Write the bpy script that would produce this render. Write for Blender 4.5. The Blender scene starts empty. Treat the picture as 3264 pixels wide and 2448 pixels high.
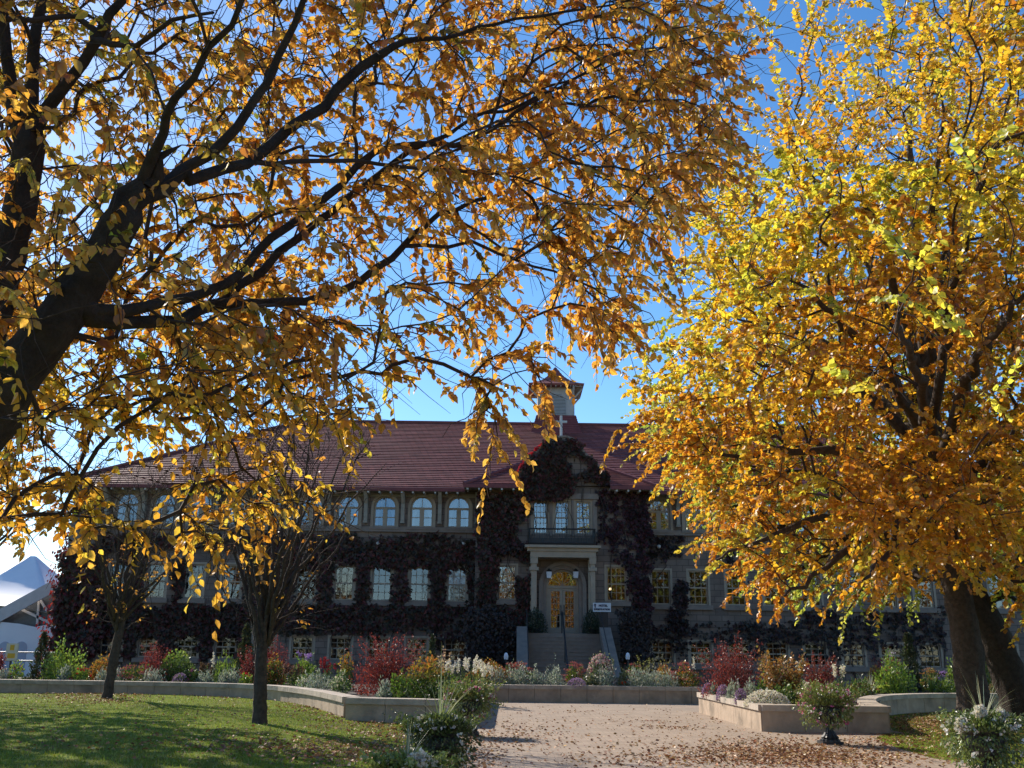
import bpy, math, random
import numpy as np
from mathutils import Vector, Matrix
R_ = math.radians
random.seed(7); rng = np.random.default_rng(7)
SC = bpy.context.scene
COL = SC.collection

# ------------------------------------------------------------------ camera, sky, sun, exposure
F = 3077.0; PITCH = R_(15.65); ROLL = R_(0.75); EYE = 1.6
cam_d = bpy.data.cameras.new('camera'); cam = bpy.data.objects.new('camera', cam_d); COL.objects.link(cam)
cam_d.sensor_width = 36; cam_d.lens = 36 * F / 3264; cam_d.clip_end = 3000; cam_d.clip_start = 0.05
CM = Matrix.Rotation(math.pi/2 + PITCH, 3, 'X') @ Matrix.Rotation(ROLL, 3, 'Z')
cam.matrix_world = Matrix.Translation((0, 0, EYE)) @ CM.to_4x4()
SC.camera = cam

SUN_AZ, SUN_EL = R_(42), R_(33)          # azimuth left of straight ahead
sdir = Vector((-math.sin(SUN_AZ)*math.cos(SUN_EL), math.cos(SUN_AZ)*math.cos(SUN_EL), math.sin(SUN_EL)))
sun_d = bpy.data.lights.new('sun', 'SUN'); sun = bpy.data.objects.new('sun', sun_d); COL.objects.link(sun)
sun_d.energy = 5.0; sun_d.angle = R_(0.53); sun_d.color = (1.0, 0.905, 0.78)
sun.rotation_euler = sdir.to_track_quat('Z', 'Y').to_euler(); sun.location = (-20, 40, 40)

W = bpy.data.worlds.new('World'); SC.world = W; W.use_nodes = True
wn = W.node_tree.nodes; wl = W.node_tree.links
bg = wn['Background']
sky = wn.new('ShaderNodeTexSky'); sky.sky_type = 'NISHITA'; sky.sun_disc = False
sky.sun_elevation = SUN_EL; sky.sun_rotation = -SUN_AZ
sky.altitude = 900; sky.air_density = 1.0; sky.dust_density = 0.45; sky.ozone_density = 2.5
hs = wn.new('ShaderNodeHueSaturation'); hs.inputs['Saturation'].default_value = 1.24
wl.new(sky.outputs[0], hs.inputs['Color']); wl.new(hs.outputs[0], bg.inputs[0]); bg.inputs[1].default_value = 0.138
SC.view_settings.view_transform = 'Standard'; SC.view_settings.look = 'None'
SC.view_settings.exposure = 0.6; SC.view_settings.gamma = 1.0
SC.cycles.max_bounces = 8; SC.cycles.transparent_max_bounces = 12

CMn = np.array(CM)
def ray(px, py):
    d = CMn @ np.array([(px-1632)/F, -(py-1224)/F, -1.0]); return d
def at(px, py, Y):
    d = ray(px, py); t = Y/d[1]
    return np.array([d[0]*t, Y, EYE + d[2]*t])
def gnd(px, py, z=0.0):
    d = ray(px, py); t = (z-EYE)/d[2]
    return np.array([d[0]*t, d[1]*t, z])
def proj(P):
    P = np.atleast_2d(P); q = (P - np.array([0, 0, EYE])) @ CMn
    z = np.minimum(q[:, 2], -1e-3)
    return np.stack([1632 + F*q[:, 0]/-z, 1224 - F*q[:, 1]/-z], 1), q[:, 2] < -0.1
def inpoly(pts, poly):
    x, y = pts[:, 0], pts[:, 1]; poly = np.array(poly, float); n = len(poly); r = np.zeros(len(x), bool)
    j = n-1
    for i in range(n):
        xi, yi = poly[i]; xj, yj = poly[j]
        c = ((yi > y) != (yj > y)) & (x < (xj-xi)*(y-yi)/((yj-yi) or 1e-9)+xi)
        r ^= c; j = i
    return r

# ------------------------------------------------------------------ materials
def newmat(name):
    m = bpy.data.materials.new(name); m.use_nodes = True
    nt = m.node_tree; nt.nodes.clear()
    o = nt.nodes.new('ShaderNodeOutputMaterial')
    return m, nt, o
def N(nt, t, **kw):
    n = nt.nodes.new(t)
    for k, v in kw.items():
        if k.startswith('i_'):
            n.inputs[k[2:].replace('_', ' ')].default_value = v
        else: setattr(n, k, v)
    return n
def c4(c): return (c[0], c[1], c[2], 1)
def mixc(nt, fac, a, b, mode='MIX'):
    n = nt.nodes.new('ShaderNodeMix'); n.data_type = 'RGBA'; n.blend_type = mode
    for s, v in ((n.inputs[0], fac), (n.inputs[6], a), (n.inputs[7], b)):
        if hasattr(v, 'links'): nt.links.new(v, s)
        elif isinstance(v, (int, float)): s.default_value = v
        else: s.default_value = c4(v)
    return n.outputs[2]
def ramp(nt, src, lo, hi):
    r = nt.nodes.new('ShaderNodeMapRange'); nt.links.new(src, r.inputs[0])
    r.inputs[1].default_value = lo; r.inputs[2].default_value = hi; return r.outputs[0]
def noise(nt, vec, scale, detail=6, rough=.6):
    n = N(nt, 'ShaderNodeTexNoise'); n.inputs['Scale'].default_value = scale
    n.inputs['Detail'].default_value = detail; n.inputs['Roughness'].default_value = rough
    if vec is not None: nt.links.new(vec, n.inputs['Vector'])
    return n.outputs[0]
def bumpn(nt, h, strength, dist):
    b = N(nt, 'ShaderNodeBump'); b.inputs['Strength'].default_value = strength; b.inputs['Distance'].default_value = dist
    nt.links.new(h, b.inputs['Height']); return b.outputs[0]
def M(name, c1, c2=None, scale=4, rough=.85, bump=.0, spec=.3, metal=0, dist=.02, c3=None, scale3=.6):
    m, nt, o = newmat(name)
    p = N(nt, 'ShaderNodeBsdfPrincipled'); nt.links.new(p.outputs[0], o.inputs[0])
    p.inputs['Roughness'].default_value = rough; p.inputs['Specular IOR Level'].default_value = spec; p.inputs['Metallic'].default_value = metal
    g = N(nt, 'ShaderNodeNewGeometry').outputs['Position']
    if c2 is None: c2 = [x*.75 for x in c1]
    nz = noise(nt, g, scale)
    col = mixc(nt, ramp(nt, nz, .35, .68), c1, c2)
    if c3 is not None:
        col = mixc(nt, ramp(nt, noise(nt, g, scale3, 4), .5, .7), col, c3)
    nt.links.new(col, p.inputs['Base Color'])
    if bump: nt.links.new(bumpn(nt, noise(nt, g, scale*3, 8), bump, dist), p.inputs['Normal'])
    return m
def brickmat(name, ca, cb, cm, bw, bh, mortar, axes='xz', rough=.9, var=(.8, 1.15), bump=.4, dirt=None):
    m, nt, o = newmat(name)
    p = N(nt, 'ShaderNodeBsdfPrincipled'); nt.links.new(p.outputs[0], o.inputs[0]); p.inputs['Roughness'].default_value = rough
    p.inputs['Specular IOR Level'].default_value = .25
    g = N(nt, 'ShaderNodeNewGeometry').outputs['Position']
    s = N(nt, 'ShaderNodeSeparateXYZ'); nt.links.new(g, s.inputs[0])
    c = N(nt, 'ShaderNodeCombineXYZ')
    if axes == 'xz':
        a = N(nt, 'ShaderNodeMath', operation='ADD'); nt.links.new(s.outputs[0], a.inputs[0]); nt.links.new(s.outputs[1], a.inputs[1])
        nt.links.new(a.outputs[0], c.inputs[0]); nt.links.new(s.outputs[2], c.inputs[1])
    else:
        nt.links.new(s.outputs[0], c.inputs[0]); nt.links.new(s.outputs[1], c.inputs[1])
    b = N(nt, 'ShaderNodeTexBrick'); nt.links.new(c.outputs[0], b.inputs[0])
    b.inputs['Color1'].default_value = c4(ca); b.inputs['Color2'].default_value = c4(cb); b.inputs['Mortar'].default_value = c4(cm)
    b.inputs['Scale'].default_value = 1; b.inputs['Brick Width'].default_value = bw; b.inputs['Row Height'].default_value = bh
    b.inputs['Mortar Size'].default_value = mortar; b.inputs['Mortar Smooth'].default_value = .3
    nz = noise(nt, g, 1.3, 8)
    k = ramp(nt, nz, .3, .7)
    col = mixc(nt, 1.0, b.outputs[0], mixc(nt, k, [var[0]]*3, [var[1]]*3), 'MULTIPLY')
    if dirt is not None:
        col = mixc(nt, ramp(nt, noise(nt, g, .35, 5), .52, .75), col, dirt)
    nt.links.new(col, p.inputs['Base Color'])
    inv = N(nt, 'ShaderNodeMath', operation='MULTIPLY_ADD'); nt.links.new(b.outputs[1], inv.inputs[0]); inv.inputs[1].default_value = -1
    nt.links.new(noise(nt, g, 14, 6), inv.inputs[2])
    if bump: nt.links.new(bumpn(nt, inv.outputs[0], bump, .012), p.inputs['Normal'])
    return m
def leafmat(name, trans=.5, gloss=.06, rough=.42, boost=1.15):
    m, nt, o = newmat(name)
    a = N(nt, 'ShaderNodeAttribute', attribute_name='Col')
    d = N(nt, 'ShaderNodeBsdfDiffuse'); t = N(nt, 'ShaderNodeBsdfTranslucent'); gl = N(nt, 'ShaderNodeBsdfGlossy')
    gl.inputs['Roughness'].default_value = rough
    g = N(nt, 'ShaderNodeNewGeometry').outputs['Position']
    v = mixc(nt, 1.0, a.outputs['Color'], mixc(nt, noise(nt, g, 40, 3), (.72, .72, .72), (1.2, 1.2, 1.2)), 'MULTIPLY')
    nt.links.new(v, d.inputs[0])
    nt.links.new(mixc(nt, 1.0, v, (boost, boost*.98, boost*.8), 'MULTIPLY'), t.inputs[0])
    mx = N(nt, 'ShaderNodeMixShader'); mx.inputs[0].default_value = trans
    nt.links.new(d.outputs[0], mx.inputs[1]); nt.links.new(t.outputs[0], mx.inputs[2])
    m2 = N(nt, 'ShaderNodeMixShader'); m2.inputs[0].default_value = gloss
    nt.links.new(mx.outputs[0], m2.inputs[1]); nt.links.new(gl.outputs[0], m2.inputs[2])
    nt.links.new(m2.outputs[0], o.inputs[0]); return m
def glassmat(name, refl=.3, tint=(.75, .8, .85)):
    m, nt, o = newmat(name)
    t = N(nt, 'ShaderNodeBsdfTransparent'); t.inputs[0].default_value = c4(tint)
    g = N(nt, 'ShaderNodeBsdfGlossy'); g.inputs['Roughness'].default_value = .015; g.inputs[0].default_value = (.95, .97, 1, 1)
    mx = N(nt, 'ShaderNodeMixShader'); mx.inputs[0].default_value = refl
    nt.links.new(t.outputs[0], mx.inputs[1]); nt.links.new(g.outputs[0], mx.inputs[2]); nt.links.new(mx.outputs[0], o.inputs[0])
    return m
def emis(name, col, s):
    m, nt, o = newmat(name); e = N(nt, 'ShaderNodeEmission'); e.inputs[0].default_value = c4(col); e.inputs[1].default_value = s
    nt.links.new(e.outputs[0], o.inputs[0]); return m

MT = dict(
 stone=brickmat('stone_blocks', (.26, .185, .145), (.195, .142, .112), (.115, .088, .072), .62, .30, .018, dirt=(.135, .10, .082)),
 stone_plain=M('dressed_stone', (.29, .22, .175), (.22, .168, .135), 3, bump=.2),
 cream=M('cream_paint', (.44, .335, .24), (.36, .275, .2), 2.5, rough=.6),
 white=M('white_paint', (.58, .56, .54), (.5, .48, .46), 3, rough=.55),
 pale=M('pale_stucco', (.44, .41, .39), (.36, .34, .32), 3, bump=.15),
 roof=M('red_roof_tiles', (.29, .088, .075), (.18, .048, .046), 3.2, rough=.65, spec=.25, bump=.4, c3=(.25, .10, .085), scale3=.45),
 roofd=M('red_roof_trim', (.22, .06, .055), (.16, .045, .045), 3, rough=.6),
 eave=M('eave_timber', (.36, .31, .25), (.28, .24, .19), 4),
 iron=M('black_iron', (.018, .018, .02), (.03, .028, .028), 9, rough=.45, spec=.5),
 steel=M('grey_steel', (.35, .36, .38), (.25, .26, .28), 6, rough=.4, metal=.7),
 glass=glassmat('window_glass', .22), glass2=glassmat('ground_floor_glass', .125, (.7,.74,.8)), glass3=glassmat('basement_glass', .06, (.5,.52,.55)),
 curtain=M('white_curtain', (.50, .53, .58), (.40, .43, .48), 5),
 louvshade=M('louver_shade_paint', (.05, .045, .04), (.03, .028, .026), 2),  # near-black colour for the shade behind the cupola slats
 concrete=M('cast_concrete', (.45, .345, .25), (.34, .262, .19), 3.5, bump=.5, c3=(.22, .172, .125), scale3=1.1),
 cap=M('concrete_cap', (.48, .405, .325), (.35, .295, .235), 4, bump=.4, c3=(.25, .22, .18), scale3=1.6),
 bark=M('dark_bark', (.060, .045, .036), (.030, .022, .018), 9, rough=.95, bump=1.0, dist=.03),
 bark2=M('grey_brown_bark', (.10, .075, .058), (.05, .038, .03), 11, rough=.95, bump=1.0, dist=.03),
 twig=M('twig_bark', (.075, .052, .042), (.045, .032, .026), 12, rough=.9),
 soil=M('dark_soil', (.06, .045, .035), (.035, .026, .02), 9, bump=.6),
 dirt=M('ground_dirt', (.10, .09, .055), (.07, .075, .035), 2, bump=.4),
 tent=M('white_canvas', (.82, .83, .85), (.76, .77, .80), .8, rough=.6),
 tentdark=M('tent_interior_shade', (.10, .11, .12), (.06, .065, .07), 2, rough=.3),  # dark colour standing in for the tent's shaded interior
 board=M('cream_board', (.72, .66, .45), (.65, .6, .42), 3),
 yellow=M('yellow_print', (.75, .45, .05), (.7, .4, .05), 5),
 signw=M('sign_white', (.70, .70, .72), (.62, .62, .64), 3),
 ink=M('dark_blue_ink', (.03, .03, .07), (.025, .025, .06), 3),
 leaf=leafmat('autumn_leaf', .62, .06, .42, 1.3),
 leafg=leafmat('garden_leaf', .38, .07, .4, 1.1),
 ivy=leafmat('ivy_leaf', .3, .03, .5, 1.0),
 petal=leafmat('petal', .3, .02, .6, 1.0),
 litter=leafmat('dry_leaf', .15, .05, .5, 1.0),
 lamp=emis('warm_bulb', (1.0, .68, .35), 3.0),
 lantern=M('lantern_glass', (.78, .8, .86), (.74, .76, .82), 3, rough=.3),
)
def lawnmat():
    m, nt, o = newmat('lawn_turf'); p = N(nt, 'ShaderNodeBsdfPrincipled'); nt.links.new(p.outputs[0], o.inputs[0]); p.inputs['Roughness'].default_value = .95
    p.inputs['Specular IOR Level'].default_value = .1
    g = N(nt, 'ShaderNodeNewGeometry').outputs['Position']
    a = mixc(nt, ramp(nt, noise(nt, g, 1.1, 6), .35, .65), (.20, .25, .014), (.13, .185, .012))
    b = mixc(nt, ramp(nt, noise(nt, g, .45, 4), .5, .72), a, (.15, .135, .03))
    c = mixc(nt, ramp(nt, noise(nt, g, 45, 3), .3, .7), b, mixc(nt, 1.0, b, (.55, .55, .55), 'MULTIPLY'))
    nt.links.new(c, p.inputs['Base Color']); nt.links.new(bumpn(nt, noise(nt, g, 60, 4), .8, .03), p.inputs['Normal']); return m
MT['lawn'] = lawnmat()
MT['paver'] = brickmat('tan_pavers', (.375, .292, .218), (.31, .24, .18), (.245, .19, .145), .26, .13, .009, axes='xy', var=(.84, 1.12), bump=.4, dirt=(.29, .24, .19))

# ------------------------------------------------------------------ objects and meshes
def tag(o, label=None, cat=None, group=None, kind=None):
    if label: o['label'] = label
    if cat: o['category'] = cat
    if group: o['group'] = group
    if kind: o['kind'] = kind
    return o
def empty(name, loc=(0, 0, 0)):
    o = bpy.data.objects.new(name, None); o.location = loc; o.empty_display_size = .2; COL.objects.link(o); return o
def link(name, me, mat=None, parent=None, loc=(0, 0, 0)):
    o = bpy.data.objects.new(name, me); COL.objects.link(o); o.location = loc
    if mat is not None and len(me.materials) == 0: me.materials.append(mat)
    if parent is not None: o.parent = parent
    return o
def mesh_np(name, V, faces, col=None, smooth=False):
    """V (n,3); faces: list of int arrays (m,k)"""
    me = bpy.data.meshes.new(name)
    faces = [np.asarray(f, np.int32) for f in faces if len(f)]
    V = np.asarray(V, np.float32)
    me.vertices.add(len(V)); me.vertices.foreach_set('co', V.ravel())
    li = np.concatenate([f.ravel() for f in faces]); cnt = np.concatenate([np.full(len(f), f.shape[1], np.int32) for f in faces])
    st = np.concatenate([[0], np.cumsum(cnt)[:-1]]).astype(np.int32)
    me.loops.add(len(li)); me.loops.foreach_set('vertex_index', li)
    me.polygons.add(len(cnt)); me.polygons.foreach_set('loop_start', st)
    me.polygons.foreach_set('use_smooth', np.full(len(cnt), smooth))
    me.update(calc_edges=True); me.validate()
    if col is not None:
        ca = me.color_attributes.new('Col', 'FLOAT_COLOR', 'POINT')
        c = np.ones((len(V), 4), np.float32); c[:, :3] = col; ca.data.foreach_set('color', c.ravel())
    return me
class MB:
    def __init__(s): s.v = []; s.f = []
    def add(s, vs, fs):
        b = len(s.v); s.v += [tuple(map(float, x)) for x in vs]; s.f += [tuple(b+i for i in f) for f in fs]; return s
    def box(s, x0, x1, y0, y1, z0, z1):
        return s.add([(x0,y0,z0),(x1,y0,z0),(x1,y1,z0),(x0,y1,z0),(x0,y0,z1),(x1,y0,z1),(x1,y1,z1),(x0,y1,z1)],
                     [(0,3,2,1),(4,5,6,7),(0,1,5,4),(1,2,6,5),(2,3,7,6),(3,0,4,7)])
    def hexa(s, p):   # 8 points, bottom 4 then top 4
        return s.add(p, [(0,3,2,1),(4,5,6,7),(0,1,5,4),(1,2,6,5),(2,3,7,6),(3,0,4,7)])
    def prism(s, poly, y0, y1):   # poly in x,z extruded along y
        n = len(poly); vs = [(x,y0,z) for x, z in poly]+[(x,y1,z) for x, z in poly]
        return s.add(vs, [tuple(range(n)), tuple(range(2*n-1, n-1, -1))]+[(i, i+n, (i+1) % n+n, (i+1) % n) for i in range(n)])
    def slab(s, poly, z0, z1):    # poly in x,y extruded along z
        n = len(poly); vs = [(x,y,z0) for x, y in poly]+[(x,y,z1) for x, y in poly]
        return s.add(vs, [tuple(range(n-1, -1, -1)), tuple(range(n, 2*n))]+[(i, (i+1) % n, (i+1) % n+n, i+n) for i in range(n)])
    def bar(s, a, b, r, n=6, r2=None):
        a = Vector(a); b = Vector(b); d = (b-a).normalized(); u = d.orthogonal().normalized(); w = d.cross(u); r2 = r if r2 is None else r2
        vs = [a+(u*math.cos(t)+w*math.sin(t))*r for t in [2*math.pi*i/n for i in range(n)]]+[b+(u*math.cos(t)+w*math.sin(t))*r2 for t in [2*math.pi*i/n for i in range(n)]]
        return s.add(vs, [(i, (i+1) % n, (i+1) % n+n, i+n) for i in range(n)]+[tuple(range(n-1, -1, -1)), tuple(range(n, 2*n))])
    def lathe(s, prof, n=20, c=(0, 0, 0), flute=0):
        vs = []; 
        for k, (r, z) in enumerate(prof):
            for i in range(n):
                t = 2*math.pi*i/n; rr = r*(1+flute*math.cos(t*n/2)) if flute else r
                vs.append((c[0]+rr*math.cos(t), c[1]+rr*math.sin(t), c[2]+z))
        fs = [(k*n+i, k*n+(i+1) % n, (k+1)*n+(i+1) % n, (k+1)*n+i) for k in range(len(prof)-1) for i in range(n)]
        fs += [tuple(range(n-1, -1, -1)), tuple(range((len(prof)-1)*n, len(prof)*n))]
        return s.add(vs, fs)
    def mesh(s, name):
        me = bpy.data.meshes.new(name); me.from_pydata(s.v, [], s.f); me.update(); return me
    def build(s, name, mat, parent=None, loc=(0, 0, 0), smooth=False):
        me = s.mesh(name)
        if smooth: me.polygons.foreach_set('use_smooth', np.ones(len(me.polygons), bool))
        return link(name, me, mat, parent, loc)

# leaf templates: x across, y along, z up ; faces
T8 = (np.array([(0,0,0),(-.27,.28,.05),(-.25,.62,.05),(0,1,-.10),(.25,.62,.05),(.27,.28,.05),(0,.28,0),(0,.62,-.02)]),
      [np.array([(0,6,1),(7,3,2),(0,5,6),(7,4,3)]), np.array([(6,7,2,1),(6,5,4,7)])])
T6 = (np.array([(0,0,0),(-.30,.30,.07),(-.25,.66,.05),(0,1,-.06),(.25,.66,.05),(.30,.30,.07)]), [np.array([(0,3,2,1),(0,5,4,3)])])
T4 = (np.array([(0,0,0),(-.32,.45,.08),(0,1,-.03),(.32,.45,.08)]), [np.array([(0,2,1),(0,3,2)])])
TB = (np.array([(-.5,0,0),(.5,0,0),(.12,.7,.1),(-.05,1,.3)]), [np.array([(0,1,2,3)])])
def unit(a): return a/np.maximum(np.linalg.norm(a, axis=-1, keepdims=True), 1e-9)
def leaves(pos, axis, normal, length, width, col, T):
    n = len(pos); tv, tf = T; k = len(tv)
    a = unit(axis); nn = normal - (normal*a).sum(1, keepdims=True)*a; nn = unit(nn); b = np.cross(a, nn)
    L = np.broadcast_to(np.asarray(length, float), (n,))[:, None, None]; Wd = np.broadcast_to(np.asarray(width, float), (n,))[:, None, None]
    V = pos[:, None, :] + tv[None, :, 1:2]*a[:, None, :]*L + tv[None, :, 0:1]*b[:, None, :]*Wd*1.9 + tv[None, :, 2:3]*nn[:, None, :]*L*rng.uniform(-.4, 2.6, n)[:, None, None]
    off = (np.arange(n)*k)[:, None, None]
    fs = [(f[None]+off).reshape(-1, f.shape[1]) for f in tf]
    return V.reshape(-1, 3), fs, np.repeat(col, k, 0)
def join(parts):
    V, Fs, C = [], {}, []; b = 0
    for v, fs, c in parts:
        for f in fs: Fs.setdefault(f.shape[1], []).append(f+b)
        V.append(v); C.append(c); b += len(v)
    return np.concatenate(V), [np.concatenate(x) for x in Fs.values()], np.concatenate(C)
def pick(cols, n, w=None, jit=.18, r=None):
    r = r or rng
    cols = np.array(cols, float); i = r.choice(len(cols), n, p=None if w is None else np.array(w)/np.sum(w))
    return np.clip(cols[i]*(1+r.normal(0, jit, (n, 1)))*(1+r.normal(0, jit*.3, (n, 3))), .004, .95)
def rdir(n, r=None): return unit((r or rng).normal(size=(n, 3)))

# ------------------------------------------------------------------ tree engine
def spline(pts, step):
    pts = np.asarray(pts, float); out = [pts[0]]
    for i in range(len(pts)-1):
        p0 = pts[max(i-1, 0)]; p1 = pts[i]; p2 = pts[i+1]; p3 = pts[min(i+2, len(pts)-1)]
        k = max(1, int(np.ceil(np.linalg.norm((p2-p1)[:3])/step)))
        for j in range(1, k+1):
            t = j/k
            out.append(.5*((2*p1)+(-p0+p2)*t+(2*p0-5*p1+4*p2-p3)*t*t+(-p0+3*p1-3*p2+p3)*t**3))
    return np.array(out)
class Tree:
    def __init__(s, rg): s.P = []; s.par = []; s.R = []; s.L = []; s.tip = []; s.rg = rg
    def chain(s, pts, parent=-1, step=.25, wob=0.0):
        """pts: (x,y,z,r)"""
        q = spline(pts, step)
        if wob: q[1:-1, :3] += s.rg.normal(0, wob, (len(q)-2, 3))
        ids = []
        for k, p in enumerate(q):
            s.P.append(p[:3]); s.R.append(max(p[3], .002)); s.par.append(parent)
            s.L.append(0 if parent < 0 else s.L[parent]+np.linalg.norm(p[:3]-s.P[parent]))
            parent = len(s.P)-1; ids.append(parent)
        return ids
    def near(s, p): 
        P = np.array(s.P); return int(np.argmin(((P-np.array(p[:3]))**2).sum(1)))
    def grow(s, A, bf=.35, step=.3, sag=.12, wob=.03):
        A = np.asarray(A, float); n = len(A); todo = np.ones(n, bool)
        P = np.array(s.P); L = np.array(s.L)
        D = np.linalg.norm(A[:, None]-P[None], axis=2)+bf*L[None]
        best = D.argmin(1); bc = D.min(1)
        for _ in range(n):
            i = int(np.argmin(np.where(todo, bc, 1e9))); todo[i] = False
            p = int(best[i]); a = s.P[p]; e = A[i]-a; d = np.linalg.norm(e)
            pd = a-s.P[s.par[p]] if s.par[p] >= 0 else e
            pd = pd/(np.linalg.norm(pd)+1e-9)
            t0 = e*.55+pd*d*.55+np.array([0, 0, .10*d]); t1 = e*.9+np.array([0, 0, -sag*4*d])
            k = max(1, int(np.ceil(d/step))); new = []; par = p
            for j in range(1, k+1):
                t = j/k; h00 = 2*t**3-3*t*t+1; h10 = t**3-2*t*t+t; h01 = -2*t**3+3*t*t; h11 = t**3-t*t
                q = h00*a+h10*t0+h01*A[i]+h11*t1
                if j < k: q = q+s.rg.normal(0, wob*min(d, 1), 3)
                s.P.append(q); s.R.append(0); s.par.append(par); s.L.append(s.L[par]+np.linalg.norm(q-s.P[par])); par = len(s.P)-1; new.append(par)
            s.tip.append(par)
            idx = np.where(todo)[0]
            if len(idx):
                NP = np.array([s.P[x] for x in new]); NL = np.array([s.L[x] for x in new])
                D = np.linalg.norm(A[idx][:, None]-NP[None], axis=2)+bf*NL[None]
                m = D.min(1); am = D.argmin(1); b = m < bc[idx]
                bc[idx[b]] = m[b]; best[idx[b]] = np.array(new)[am[b]]
    def finish(s, r0=.004, ex=.5, rmax=9):
        n = len(s.P); cnt = np.zeros(n); 
        for t in s.tip: cnt[t] += 1
        s.kids = [[] for _ in range(n)]
        for i in range(n-1, -1, -1):
            if s.par[i] >= 0: cnt[s.par[i]] += cnt[i]; s.kids[s.par[i]].append(i)
        s.cnt = cnt
        rr = r0*np.maximum(cnt, 1)**ex
        s.rad = np.where(np.array(s.R) > 0, np.array(s.R), np.minimum(rr, rmax))
        for i in range(n):     # a child never thicker than what carries it
            if s.par[i] >= 0: s.rad[i] = min(s.rad[i], s.rad[s.par[i]])
        s.P = np.array(s.P)
    def tubes(s, rmin=0, rsplit=None, origin=(0, 0, 0)):
        """returns (V,F) of branches, optionally thick and thin apart"""
        out = {0: ([], [], 0), 1: ([], [], 0)}
        acc = {0: [[], [], 0], 1: [[], [], 0]}
        n = len(s.P); started = np.zeros(n, bool)
        order = np.argsort(np.array(s.L), kind='stable')
        for st in order:
            if started[st]: continue
            ch = [st]; cur = st; started[st] = True
            while s.kids[cur]:
                ks = [k for k in s.kids[cur] if not started[k]]
                if not ks: break
                nx = max(ks, key=lambda k: (s.rad[k], s.cnt[k])); ch.append(nx); started[nx] = True; cur = nx
            if s.par[st] >= 0: pts = [s.P[s.par[st]]]; rs = [min(s.rad[st], s.rad[s.par[st]])]
            else: pts = []; rs = []
            pts += [s.P[c] for c in ch]; rs += [s.rad[c] for c in ch]
            if len(pts) < 2: continue
            which = 0 if (rsplit is None or rs[min(1, len(rs)-1)] >= rsplit) else 1
            v, f, b = tube(np.array(pts), np.array(rs), 26 if rs[0] > .10 else 8 if rs[0] > .03 else 5 if rs[0] > .01 else 3)
            A = acc[which]; A[0].append(v); A[1].append(f+A[2]); A[2] += len(v)
        res = []
        for w in (0, 1):
            if acc[w][0]: res.append((np.concatenate(acc[w][0])-np.array(origin), np.concatenate(acc[w][1])))
            else: res.append(None)
        return res
def tube(p, r, k):
    d = np.gradient(p, axis=0); d = unit(d)
    u = np.cross(d[0], [0, 0, 1.0]); 
    if np.linalg.norm(u) < .05: u = np.cross(d[0], [1.0, 0, 0])
    U = [unit(u)]
    for i in range(1, len(p)):
        x = U[-1]-d[i]*np.dot(U[-1], d[i])
        if np.linalg.norm(x) < .05: x = np.cross(d[i], [0, 0, 1.0]) if abs(d[i][2]) < .9 else np.cross(d[i], [1.0, 0, 0])
        U.append(unit(x))
    U = np.array(U); Wv = np.cross(d, U); th = np.arange(k)*2*math.pi/k
    V = p[:, None]+r[:, None, None]*(U[:, None]*np.cos(th)[None, :, None]+Wv[:, None]*np.sin(th)[None, :, None])
    if k == 26:     # furrowed bark
        s_ = np.concatenate([[0], np.cumsum(np.linalg.norm(np.diff(p, axis=0), axis=1))])[:, None]; a_ = th[None]
        w_ = .045*np.sin(a_*7+1.6*np.sin(s_*2.3)+.7*np.sin(s_*6))+.04*np.sin(a_*12-1.3*np.sin(s_*3.1+1)+s_*1.1)+.05*np.sin(a_*2+s_*1.7)*np.sin(s_*2.9)+.03*np.sin(a_*5+s_*9)
        V = p[:, None]+(V-p[:, None])*(1+w_[..., None])
    V = V.reshape(-1, 3); m = len(p); i = np.arange(m-1)[:, None]*k; j = np.arange(k)[None]
    f = np.stack([i+j, i+(j+1) % k, i+k+(j+1) % k, i+k+j], -1).reshape(-1, 4)
    return V, f, None
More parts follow.
